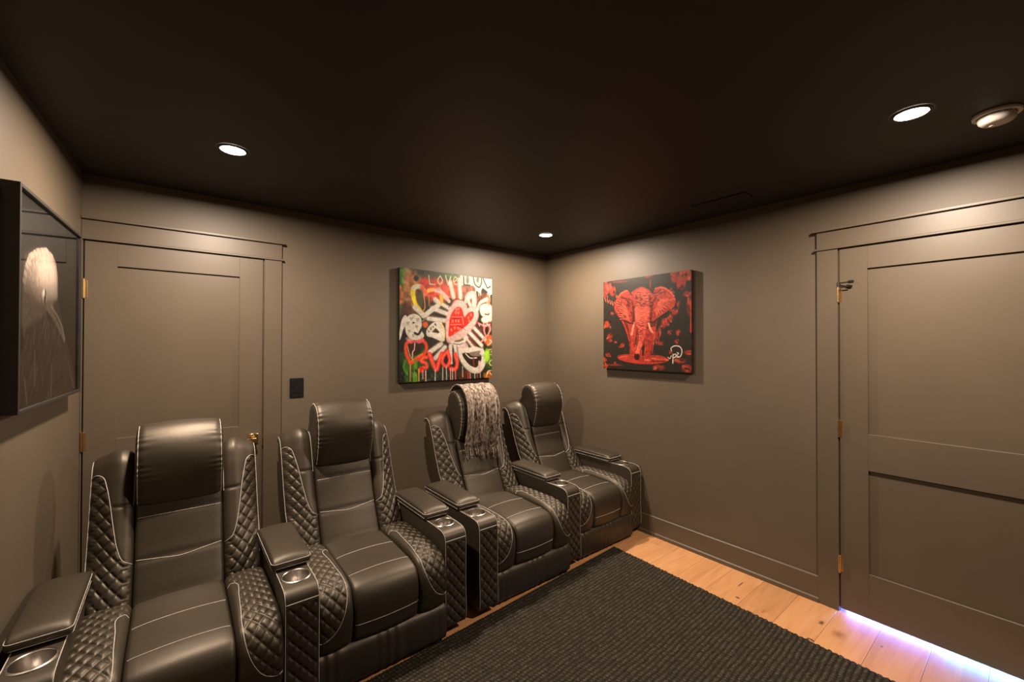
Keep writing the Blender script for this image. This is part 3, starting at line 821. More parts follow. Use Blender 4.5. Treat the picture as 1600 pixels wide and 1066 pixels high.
def recliner(x, y, label, arms, head=(0.0, 0.0)):
    r = empty('recliner', (x, y, 0)); tag(r, label, 'recliner', 'row of four black leather recliners')
    s = link('seat_cushion', G['seat_cushion'], r); pipes('seat_piping', s)
    for k in 'RL':
        o = link('seat_bolster', G['seat_bolster' + k], r); o['label'] = 'diamond-quilted seat bolster'; pipes('bolster_piping' + k, o)
        o = link('back_wing', G['back_wing' + k], r); o['label'] = 'diamond-quilted back wing'; pipes('wing_piping' + k, o)
    o = link('back_cushion', G['back_cushion'], r); pipes('back_piping', o)
    o = link('headrest', G['headrest'], r); pipes('headrest_piping', o)
    t, dz = head                                  # each motorised headrest stands at its own tilt
    o.matrix_local = Matrix.Translation((0, 0.72, 0.82 + dz)) @ Matrix.Rotation(-t, 4, 'X') @ Matrix.Translation((0, -0.72, -0.82))
    link('footrest', G['footrest'], r); link('base', G['base'], r)
    for (ax, dy) in arms: armrest(r, ax, dy)
    return r
H2 = PITCH_X / 2
recliner(0.025, 1.812, 'black leather recliner nearest the camera against the left wall, with an armrest on each side', [(-0.360, -0.015), (H2, 0.010)], (math.radians(7), -0.034))
recliner(0.775, 1.880, 'black leather recliner second from the left, in front of the left door casing and switch', [(H2, 0.025)])
B1 = recliner(1.738, 1.940, 'black leather recliner third from the left, with a throw over its headrest', [(-H2, -0.03), (H2, 0.03)])
recliner(2.493, 1.990, 'black leather recliner farthest from the camera in the corner by the baseboard', [(H2, 0.02)])

# power cord on the floor in the gap between the two pairs
b = MB()
b.tube(catmull([(1.24, 2.90, 0.05), (1.26, 2.6, 0.006), (1.235, 2.35, 0.005), (1.22, 2.16, 0.005), (1.27, 2.12, 0.005), (1.32, 2.16, 0.005), (1.30, 2.4, 0.006), (1.28, 2.88, 0.05)], 60, False)[0], 0.004, 7)
tag(b.build('power_cord', 'cord'), 'black power cord on the floor in the gap between the middle recliners', 'cord')

#@@THROW
# ------------------------------------------------------------------ throw over the headrest of the third recliner
def throw():
    root = empty('throw_blanket', (1.738, 1.940, 0.0)); tag(root, 'brown and cream mottled chenille throw draped over a recliner headrest', 'blanket')
    path = [(0.862, 0.86), (0.850, 0.97), (0.842, 1.06), (0.815, 1.145), (0.760, 1.186), (0.70, 1.184), (0.645, 1.150), (0.608, 1.085), (0.592, 1.01), (0.596, 0.92), (0.612, 0.845), (0.620, 0.79)]
    n = 130; P, L = catmull(path, n, False)
    T = np.gradient(P, axis=0); T /= np.linalg.norm(T, axis=1)[:, None]; Nn = np.stack([-T[:, 1], T[:, 0]], 1)
    if (Nn[n // 2] @ (P[n // 2] - np.array([0.72, 0.95]))) < 0: Nn = -Nn
    nx = 90; u = np.linspace(0, 1, nx)
    outer = []; 
    t = np.linspace(0, 1, n)
    for side in (1, 0):
        V = np.empty((n, nx, 3))
        for i in range(n):
            spread = 0.030 * t[i]
            x = -0.118 - spread * 0.25 + u * (0.275 + spread)
            fold = 0.009 * np.sin(u * 17 + 1.3 * np.sin(t[i] * 3)) + 0.005 * np.sin(u * 39 + t[i] * 4) 
            fold = fold * (0.3 + 0.7 * abs(t[i] - 0.4) / 0.6) + 0.0022 * np.sin(u * 160 + 5 * np.sin(t[i] * 20 + u * 8)) * np.sin(t[i] * 210 + u * 30)
            droop = np.where(x > 0.160, ((x - 0.160) * 1.2), 0)
            off = 0.006 + fold + (0.009 if side else 0.001)
            V[i, :, 0] = x - droop * 0.1
            V[i, :, 1] = P[i, 0] + Nn[i, 0] * (off - droop)
            V[i, :, 2] = P[i, 1] + Nn[i, 1] * (off - droop)
        outer.append(V)
    A, B = outer; V = np.concatenate([A.reshape(-1, 3), B.reshape(-1, 3)]); k = n * nx; Fc = []
    for i in range(n - 1):
        for j in range(nx - 1):
            q = i * nx + j
            Fc.append((q, q + 1, q + nx + 1, q + nx)); Fc.append((k + q, k + q + nx, k + q + nx + 1, k + q + 1))
    for i in range(n - 1):
        q = i * nx; Fc.append((q, q + nx, k + q + nx, k + q)); q = i * nx + nx - 1; Fc.append((q, k + q, k + q + nx, q + nx))
    for j in range(nx - 1):
        q = j; Fc.append((q, k + q, k + q + 1, q + 1)); q = (n - 1) * nx + j; Fc.append((q, q + 1, k + q + 1, k + q))
    me = mesh('woven_body', V, Fc, 'chenille', True, 80); link('woven_body', me, root)
    rn = random.Random(5)
    E = A[-1]
    for layer in range(2):
        cnt = 28
        for j in range(cnt):
            q = int((j + 0.5 * layer) / cnt * (nx - 1)); p = E[min(q, nx - 1)]
            dy = 0.004 - 0.010 * layer; ln = rn.uniform(0.075, 0.095)
            if layer == 1 and 10 < j < 26: ln += 0.035
            dx = rn.uniform(-0.006, 0.010)
            pts = [(p[0], p[1] + dy + 0.004, p[2] + 0.004), (p[0] + dx * 0.3, p[1] + dy - 0.002, p[2] - ln * 0.35), (p[0] + dx, p[1] + dy - 0.006 - 0.006 * layer, p[2] - ln * 0.7), (p[0] + dx * 1.6, p[1] + dy - 0.012, p[2] - ln)]
            c = catmull(pts, 12, False)[0]
            rad = [0.0028 + 0.0011 * math.sin(m * 2.3 + j) for m in range(12)]
            MB().tube(c, rad, 6).build('tassel', 'chenille', root)
throw()

#@@ART
# ------------------------------------------------------------------ paintings
def homog(src):
    """pixel quad (TL, TR, BR, BL) -> unit square; returns a mapper"""
    dst = [(0, 0), (1, 0), (1, 1), (0, 1)]
    A = []; B = []
    for (x, y), (u, v) in zip(src, dst):
        A.append([x, y, 1, 0, 0, 0, -u * x, -u * y]); B.append(u)
        A.append([0, 0, 0, x, y, 1, -v * x, -v * y]); B.append(v)
    h = np.append(np.linalg.solve(np.array(A, float), np.array(B, float)), 1).reshape(3, 3)
    def f(pts):
        p = np.c_[np.asarray(pts, float), np.ones(len(pts))] @ h.T
        return p[:, :2] / p[:, 2:]
    return f

class Canvas:
    def __init__(s, w, h, bg, quad, unit):
        s.w, s.h = w, h; s.im = np.ones((h, w, 3)) * np.array(bg); s.H = homog(quad); s.unit = unit  # unit: source pixels per canvas width
        yy, xx = np.mgrid[0:h, 0:w]; s.U = (xx + 0.5) / w; s.V = (yy + 0.5) / h * (h / w)
    def P(s, pts):
        q = s.H(pts); q[:, 1] *= s.h / s.w; return q
    def dist(s, pts, closed=False):
        q = s.P(pts); 
        if closed: q = np.vstack([q, q[:1]])
        D = np.full(s.U.shape, 9.0)
        for a, b in zip(q[:-1], q[1:]):
            d = b - a; L = max(d @ d, 1e-12)
            t = np.clip(((s.U - a[0]) * d[0] + (s.V - a[1]) * d[1]) / L, 0, 1)
            D = np.minimum(D, np.hypot(s.U - a[0] - t * d[0], s.V - a[1] - t * d[1]))
        return D
    def mix(s, a, col, op=1.0):
        a = (np.clip(a, 0, 1) * op)[..., None]; s.im = s.im * (1 - a) + np.array(col) * a
    def stroke(s, pts, w, col, soft=1.5, op=1.0, sm=True):
        if sm and len(pts) > 2: pts = catmull(np.array(pts, float), max(12, 5 * len(pts)), False)[0]
        s.mix((w / 2 / s.unit - s.dist(pts)) / (soft / s.unit) + 0.5, col, op)
    def inside(s, pts):
        q = s.P(pts); r = np.zeros(s.U.shape, bool); n = len(q); j = n - 1
        for i in range(n):
            xi, yi = q[i]; xj, yj = q[j]
            if abs(yj - yi) > 1e-9:
                c = ((yi > s.V) != (yj > s.V)) & (s.U < (xj - xi) * (s.V - yi) / (yj - yi) + xi); r ^= c
            j = i
        return r
    def fill(s, pts, col, soft=2, op=1.0, sm=True):
        if sm: pts = catmull(np.array(pts, float), 8 * len(pts), True)[0]
        D = s.dist(pts, True); D = np.where(s.inside(pts), D, -D)
        s.mix(D / (soft / s.unit) + 0.5, col, op)
    def blob(s, x, y, rx, ry, col, soft=8, op=1.0):
        q = s.P([(x, y)])[0]
        d = np.hypot((s.U - q[0]) / (rx / s.unit), (s.V - q[1]) / (ry / s.unit))
        s.mix((1 - d) * min(rx, ry) / soft + 0.5, col, op)

def heart(cx, cy, w, h, rot=0, k=1.0):
    P = []
    for i in range(28):
        t = i / 28 * 2 * math.pi
        x = 16 * math.sin(t) ** 3; y = 13 * math.cos(t) - 5 * math.cos(2 * t) - 2 * math.cos(3 * t) - math.cos(4 * t)
        x, y = x / 32 * w, -(y + 2.5) / 29 * h
        P.append((cx + x * math.cos(rot) - y * math.sin(rot), cy + x * math.sin(rot) + y * math.cos(rot)))
    return P

def art_mesh(name, cv, w, h, m):
    """vertical sheet in local x (right) and z (up), facing -y, painted per vertex"""
    nv, nu = cv.h, cv.w
    u = np.linspace(0, 1, nu); v = np.linspace(1, 0, nv); UU, VV = np.meshgrid(u, v)
    co = np.zeros((nv, nu, 3), np.float32); co[..., 0] = (UU - 0.5) * w; co[..., 2] = (VV - 0.5) * h
    i = np.arange(nv * nu).reshape(nv, nu)
    q = np.stack([i[:-1, :-1], i[1:, :-1], i[1:, 1:], i[:-1, 1:]], -1).reshape(-1, 4)
    me = bpy.data.meshes.new(name); me.vertices.add(nv * nu); me.vertices.foreach_set('co', co.ravel())
    me.loops.add(q.size); me.loops.foreach_set('vertex_index', q.ravel().astype(np.int32))
    me.polygons.add(len(q)); me.polygons.foreach_set('loop_start', (np.arange(len(q)) * 4).astype(np.int32))
    me.update(calc_edges=True)
    at = me.color_attributes.new('paint', 'FLOAT_COLOR', 'POINT')
    c = np.clip(cv.im, 0, 1); c = np.where(c <= 0.04045, c / 12.92, ((c + 0.055) / 1.055) ** 2.4)
    at.data.foreach_set('color', np.concatenate([c, np.ones((nv, nu, 1))], -1).astype(np.float32).ravel())
    me.materials.append(M[m]); return me

def noise2(h, w, cells, seed):
    r = np.random.default_rng(seed); g = r.random((cells + 2, cells + 2))
    y = np.linspace(0, cells, h); x = np.linspace(0, cells, w); yi, xi = y.astype(int), x.astype(int); fy, fx = (y - yi)[:, None], (x - xi)[None]
    fy, fx = fy * fy * (3 - 2 * fy), fx * fx * (3 - 2 * fx)
    a = g[np.ix_(yi, xi)]; b = g[np.ix_(yi, xi + 1)]; c = g[np.ix_(yi + 1, xi)]; d = g[np.ix_(yi + 1, xi + 1)]
    return (a * (1 - fx) + b * fx) * (1 - fy) + (c * (1 - fx) + d * fx) * fy

def hearts_art():
    q = [(122, 84), (833, 166), (815, 903), (118, 968)]
    c = Canvas(320, 320, (0.16, 0.15, 0.10), q, 700)
    W = (0.86, 0.83, 0.77); PK = (0.88, 0.72, 0.68); R = (0.80, 0.12, 0.08); R2 = (0.96, 0.30, 0.25); GR = (0.25, 0.42, 0.16); DK = (0.13, 0.11, 0.08); OR = (0.95, 0.42, 0.15); YE = (0.97, 0.86, 0.16)
    # ground colours
    c.blob(180, 250, 100, 190, (0.45, 0.38, 0.17), 60); c.blob(190, 180, 50, 70, (0.62, 0.66, 0.42), 30)
    c.blob(230, 190, 60, 60, (0.72, 0.45, 0.28), 30); c.blob(190, 330, 40, 120, (0.66, 0.45, 0.28), 30)
    c.blob(175, 430, 40, 60, (0.35, 0.20, 0.10), 20); c.blob(125, 230, 20, 140, (0.25, 0.45, 0.15), 20)
    c.stroke([(128, 240), (140, 300), (130, 360)], 22, (0.75, 0.40, 0.22), 10)
    c.stroke([(250, 130), (215, 170), (250, 205), (285, 175), (250, 135)], 22, (0.78, 0.50, 0.32), 12); c.blob(252, 172, 16, 18, DK, 8)
    c.blob(380, 130, 130, 45, (0.24, 0.24, 0.16), 30); c.blob(410, 260, 130, 75, (0.80, 0.25, 0.12), 40); c.blob(330, 215, 40, 40, (0.85, 0.20, 0.15), 20)
    c.blob(560, 250, 60, 100, (0.72, 0.28, 0.14), 30); c.blob(570, 130, 130, 50, (0.28, 0.38, 0.18), 25)
    c.blob(660, 280, 60, 60, (0.62, 0.36, 0.26), 25); c.blob(760, 340, 60, 60, (0.45, 0.28, 0.20), 25); c.blob(800, 340, 22, 60, (0.80, 0.52, 0.40), 14)
    c.blob(400, 620, 60, 70, (0.18, 0.16, 0.12), 20); c.blob(150, 600, 40, 120, (0.08, 0.07, 0.05), 20)
    c.blob(250, 850, 130, 110, (0.18, 0.34, 0.10), 50); c.blob(420, 900, 150, 60, (0.14, 0.17, 0.12), 30); c.blob(130, 900, 30, 90, (0.07, 0.10, 0.05), 20)
    c.blob(800, 630, 40, 40, (0.85, 0.38, 0.18), 15); c.blob(800, 760, 35, 70, (0.30, 0.45, 0.15), 25); c.blob(790, 890, 40, 30, (0.80, 0.45, 0.15), 15)
    c.blob(700, 560, 60, 60, (0.30, 0.18, 0.14), 20); c.blob(790, 500, 40, 60, (0.55, 0.22, 0.18), 20); c.blob(620, 900, 50, 40, (0.35, 0.16, 0.10), 20)
    nz = noise2(320, 320, 40, 3)[..., None]; c.im = c.im * (0.75 + 0.5 * nz)
    # LOVE lettering, green then white
    c.stroke([(350, 148), (357, 215), (395, 218)], 7, (0.80, 0.86, 0.66), 4, sm=False)
    c.stroke([(437, 152), (420, 185), (437, 216), (456, 186), (440, 153)], 7, (0.85, 0.84, 0.62), 4)
    c.stroke([(480, 150), (500, 220), (520, 155)], 8, (0.75, 0.85, 0.62), 4, sm=False)
    c.stroke([(548, 195), (568, 175), (556, 158), (542, 180), (548, 212), (572, 214)], 7, (0.85, 0.80, 0.55), 4)
    # LUV block letters
    c.fill([(590, 145), (838, 172), (838, 290), (815, 285), (790, 262), (760, 240), (742, 282), (715, 262), (690, 225), (600, 222)], W, 6, sm=False)
    c.blob(648, 178, 12, 30, (0.45, 0.46, 0.32), 5); c.blob(725, 178, 11, 22, (0.45, 0.46, 0.32), 5)
    c.stroke([(618, 155), (620, 218), (665, 222)], 9, DK, 3, sm=False)
    c.stroke([(692, 160), (705, 215), (735, 236), (752, 205), (754, 168)], 8, DK, 3)
    c.stroke([(765, 168), (785, 215), (798, 240), (818, 228)], 8, DK, 3); c.stroke([(828, 190), (820, 225)], 4, (0.5, 0.48, 0.36), 3)
    for x, y in ((708, 270), (732, 285), (745, 280), (800, 275), (812, 290)): c.stroke([(x, y - 20), (x, y + 14)], 7, W, 4)
    c.blob(815, 270, 18, 22, W, 6)
    # rays round the middle heart
    for a, b_, w in (((515, 200), (540, 310), 26), ((585, 180), (592, 315), 26), ((425, 260), (512, 345), 26), ((400, 338), (505, 398), 22), ((375, 400), (490, 440), 24), ((345, 478), (475, 492), 24),
                     ((440, 668), (355, 730), 26), ((470, 690), (395, 775), 24), ((512, 680), (515, 800), 24), ((545, 680), (560, 790), 20), ((625, 605), (700, 700), 24), ((650, 570), (745, 670), 22), ((690, 540), (770, 625), 20), ((640, 320), (665, 370), 22)):
        c.stroke([a, b_], w + 10, PK, 14, 0.7); c.stroke([a, b_], w, W, 6)
    c.stroke([(395, 440), (470, 462)], 12, DK, 8); c.stroke([(560, 640), (590, 690)], 18, DK, 8, 0.7); c.stroke([(530, 700), (530, 800)], 10, DK, 5, 0.8)
    c.stroke([(650, 620), (710, 690)], 12, (0.55, 0.20, 0.14), 6); c.blob(508, 345, 22, 22, DK, 8)
    c.stroke([(635, 350), (650, 300), (690, 282), (700, 330), (690, 420)], 34, PK, 8); c.stroke([(650, 320), (685, 300), (688, 380)], 26, W, 8); c.blob(640, 368, 12, 10, (0.5, 0.28, 0.22), 6)
    # yellow and orange heart
    c.stroke([(305, 455), (250, 370), (228, 300), (235, 245), (280, 235), (325, 282)], 30, YE, 6)
    c.stroke([(232, 250), (265, 232), (300, 240)], 26, W, 8); c.stroke([(240, 395), (305, 455)], 30, W, 8)
    c.stroke([(300, 240), (320, 290), (355, 262), (410, 258), (445, 300)], 28, (0.98, 0.40, 0.25), 8)
    c.stroke([(345, 268), (385, 258)], 20, (0.98, 0.75, 0.35), 8); c.stroke([(400, 262), (450, 280), (505, 345)], 24, PK, 6)
    c.stroke([(445, 310), (445, 350), (420, 378)], 26, (0.96, 0.72, 0.20), 8); c.stroke([(420, 378), (350, 430), (308, 460)], 32, W, 7); c.stroke([(398, 330), (430, 360)], 26, W, 10)
    c.blob(282, 320, 26, 52, (0.30, 0.27, 0.10), 12); c.stroke([(350, 300), (352, 380)], 5, (0.9, 0.6, 0.3), 4); c.stroke([(310, 290), (318, 400), (300, 430)], 6, (0.95, 0.60, 0.35), 4); c.stroke([(345, 290), (372, 282), (372, 300)], 6, R, 4)
    c.stroke([(262, 262), (266, 285), (275, 265), (280, 285)], 4, DK, 3)
    # big middle heart
    big = [(490, 655), (480, 560), (488, 470), (520, 400), (560, 352), (600, 348), (628, 380), (632, 408), (672, 388), (706, 400), (716, 445), (690, 510), (620, 590), (540, 640)]
    c.fill([(490, 655), (474, 560), (482, 470), (512, 392), (556, 338), (608, 336), (640, 378), (645, 395), (675, 376), (716, 394), (728, 445), (700, 518), (625, 602), (545, 655)], PK, 14)
    c.stroke([(500, 395), (530, 345), (565, 325), (605, 338)], 4, DK, 3, 0.8)
    inner = [(500, 610), (502, 540), (510, 470), (540, 410), (575, 385), (600, 398), (612, 440), (620, 462), (650, 430), (685, 420), (690, 450), (660, 500), (610, 545), (545, 590)]
    c.fill(inner, (0.86, 0.14, 0.08), 6)
    for x, y in ((560, 405), (578, 402), (555, 430), (575, 430), (530, 495), (555, 492), (575, 492), (545, 545), (570, 545), (585, 555), (650, 465), (670, 445), (655, 490), (520, 560)):
        c.blob(x, y, 7, 9, (1, 0.62, 0.52), 4); c.blob(x, y, 3, 4, R, 3)
    for a, b_ in (((522, 462), (600, 462)), ((512, 522), (595, 518)), ((604, 462), (612, 520)), ((540, 585), (600, 560))): c.stroke([a, b_], 5, (1, 0.55, 0.45), 3); 
    c.stroke([(535, 475), (600, 472)], 4, (0.45, 0.05, 0.03), 3); c.stroke([(560, 528), (605, 540), (625, 560)], 3, (0.3, 0.05, 0.03), 2)
    # rounded white figure on the left with small drawn hearts
    c.fill([(125, 560), (140, 490), (165, 455), (182, 470), (175, 520), (150, 570), (128, 640), (116, 650)], W, 5)
    c.fill([(165, 520), (185, 465), (235, 445), (282, 465), (295, 520), (290, 565), (312, 610), (280, 640), (215, 640), (175, 600), (165, 560)], W, 5)
    c.blob(230, 512, 8, 5, DK, 3); c.stroke([(240, 590), (265, 600), (292, 560)], 14, DK, 6)
    for x, y in ((215, 482), (262, 488), (186, 515), (255, 542), (195, 575), (228, 608)): c.stroke([(x - 9, y - 6), (x, y + 10), (x + 11, y - 8), (x + 2, y - 4), (x - 9, y - 6)], 3, (0.25, 0.35, 0.22), 2, 0.8, False)
    c.stroke([(290, 505), (330, 478)], 6, (0.6, 0.6, 0.45), 4); c.blob(322, 525, 20, 20, (0.85, 0.35, 0.15), 8)
    # small heart with a LOVE stamp
    c.fill([(328, 575), (365, 520), (405, 498), (440, 505), (465, 545), (468, 620), (455, 650), (420, 640), (372, 620), (335, 610)], W, 5, sm=True); c.stroke([(445, 510), (466, 560), (464, 640)], 8, (0.97, 0.85, 0.45), 5)
    c.fill([(372, 580), (400, 548), (428, 575), (425, 588)], (0.25, 0.18, 0.10), 4, sm=False)
    c.stroke([(340, 563), (347, 578), (354, 573)], 3.5, DK, 2, sm=False); c.stroke([(357, 556), (364, 562), (370, 552), (362, 546), (357, 556)], 3.5, DK, 2); c.stroke([(372, 537), (384, 546), (386, 530)], 3.5, DK, 2, sm=False); c.stroke([(392, 520), (400, 532), (408, 524)], 3.5, DK, 2, sm=False); c.stroke([(396, 526), (404, 518)], 3.5, DK, 2); c.stroke([(392, 520), (400, 515)], 3.5, DK, 2)
    # red outlined heart lower left
    c.stroke([(205, 815), (175, 750), (172, 680), (195, 655), (235, 665), (260, 660), (305, 650), (330, 690), (300, 760), (240, 800), (205, 820)], 22, (0.90, 0.28, 0.12), 6)
    c.stroke([(195, 650), (240, 665), (300, 640)], 22, (0.97, 0.35, 0.38), 8); c.stroke([(200, 815), (250, 775), (300, 745)], 12, OR, 5)
    c.blob(240, 710, 42, 40, (0.20, 0.12, 0.06), 10); c.stroke([(240, 665), (236, 715), (222, 735), (220, 790)], 7, (0.98, 0.70, 0.68), 4, sm=False)
    c.stroke([(183, 690), (195, 740), (210, 780)], 5, (1, 0.6, 0.5), 3); c.blob(200, 635, 28, 14, PK, 8, 0.6)
    # lips
    c.blob(605, 690, 45, 40, PK, 14); c.stroke([(530, 655), (560, 665), (600, 655), (625, 620)], 30, W, 8); c.stroke([(545, 645), (610, 630)], 8, (0.45, 0.35, 0.25), 5); c.stroke([(535, 662), (575, 668), (612, 655)], 4, DK, 3)
    c.fill([(572, 700), (640, 690), (700, 680), (755, 700), (775, 745), (765, 820), (730, 868), (680, 876), (630, 850), (590, 800), (572, 750)], W, 10)
    c.fill([(600, 735), (640, 728), (690, 740), (728, 735), (742, 760), (728, 800), (700, 832), (660, 820), (620, 780)], (0.16, 0.12, 0.07), 5)
    c.fill([(650, 730), (700, 715), (738, 712), (735, 745), (705, 752), (670, 748)], (0.5, 0.45, 0.38), 5); c.stroke([(625, 735), (660, 765), (705, 762)], 9, W, 5); c.stroke([(682, 770), (684, 825)], 12, (0.5, 0.14, 0.10), 5)
    c.blob(742, 738, 12, 14, DK, 5); c.blob(735, 730, 7, 7, W, 4); c.stroke([(600, 800), (640, 850), (690, 862)], 5, (0.6, 0.65, 0.5), 4, 0.7); c.stroke([(725, 790), (722, 860)], 16, PK, 8); c.blob(782, 745, 24, 46, (0.66, 0.90, 0.22), 14); c.blob(748, 720, 16, 30, W, 10)
    # SVQ style red drips
    for pts, w in (([(330, 770), (300, 775), (290, 800), (325, 815), (330, 845), (295, 850), (275, 865)], 24), ([(352, 745), (385, 830), (402, 860), (425, 790), (445, 740)], 30), ([(490, 720), (455, 760), (450, 810), (480, 830), (505, 790), (490, 725)], 26), ([(545, 740), (560, 800), (545, 850), (510, 848)], 28)):
        c.stroke(pts, w, (0.97, 0.24, 0.17), 6); c.stroke(pts, w * 0.35, (1.0, 0.48, 0.42), 5, 0.7)
    c.blob(290, 865, 18, 18, (0.9, 0.18, 0.10), 6)
    r = random.Random(3)
    for x, y0, y1, w, col in ((205, 830, 950, 7, (0.9, 0.55, 0.35)), (235, 830, 900, 4, (0.5, 0.7, 0.2)), (270, 860, 945, 9, (0.85, 0.65, 0.25)), (300, 870, 930, 6, PK), (322, 870, 945, 8, (1, 0.75, 0.72)), (395, 860, 942, 6, W), (452, 840, 935, 7, PK), (478, 835, 930, 6, W), (510, 850, 930, 7, (1, 0.6, 0.55)), (525, 850, 928, 7, PK), (545, 850, 925, 8, (0.97, 0.45, 0.38)), (600, 830, 905, 5, W), (655, 870, 915, 5, PK), (690, 875, 912, 6, W), (730, 860, 905, 5, PK), (710, 880, 915, 4, R2), (640, 870, 915, 8, (0.7, 0.25, 0.18)), (240, 900, 950, 30, (0.40, 0.62, 0.12))):
        c.stroke([(x, y0), (x + r.uniform(-2, 2), y1)], w, col, 4)
    for k in range(60): x, y = r.uniform(130, 520), r.uniform(880, 955); c.stroke([(x, y), (x + r.uniform(-6, 6), y + r.uniform(4, 16))], 3, (0.55, 0.62, 0.5), 3, 0.6)
    c.stroke([(165, 800), (155, 850), (180, 900)], 14, (0.30, 0.55, 0.12), 10); c.stroke([(245, 800), (250, 850)], 20, (0.45, 0.62, 0.10), 10, 0.8)
    # right side: white disc, small pink heart, AMOR down the edge
    c.stroke([(720, 400), (745, 350), (790, 325)], 26, (0.95, 0.82, 0.75), 8); c.blob(775, 410, 46, 48, W, 8); c.blob(812, 430, 30, 60, W, 8); c.blob(775, 480, 36, 22, W, 8)
    c.stroke([(775, 437), (800, 440), (805, 432)], 9, (0.3, 0.28, 0.2), 5); c.stroke([(728, 395), (745, 365), (765, 355)], 4, DK, 3, 0.7)
    c.stroke([(745, 640), (790, 590), (812, 545), (795, 515), (770, 530), (765, 560), (775, 590)], 14, (0.95, 0.55, 0.52), 5); c.stroke([(712, 500), (740, 515), (760, 525)], 12, (0.80, 0.25, 0.22), 5); c.blob(785, 560, 12, 28, DK, 6)
    for k in range(20): c.blob(r.uniform(720, 815), r.uniform(500, 530), 4, 4, (1, 0.8, 0.78), 3)
    Lw = (0.96, 0.90, 0.74)
    c.stroke([(790, 668), (826, 640), (800, 625)], 5, Lw, 3, sm=False); c.stroke([(806, 655), (808, 632)], 4, Lw, 3)
    c.stroke([(795, 702), (826, 695), (815, 715), (826, 732), (800, 735)], 5, (0.96, 0.75, 0.55), 3); c.stroke([(815, 775), (798, 795), (812, 815), (828, 795), (818, 776)], 5, Lw, 3)
    c.stroke([(828, 850), (790, 855), (780, 880)], 5, Lw, 3); c.stroke([(800, 855), (812, 880), (826, 870), (826, 852)], 5, Lw, 3); c.stroke([(790, 858), (775, 895)], 5, Lw, 3)
    nz = noise2(320, 320, 70, 9)[..., None]; n3 = noise2(320, 320, 14, 10)[..., None]
    c.im = c.im * (0.66 + 0.14 * nz + 0.08 * n3)
    return c

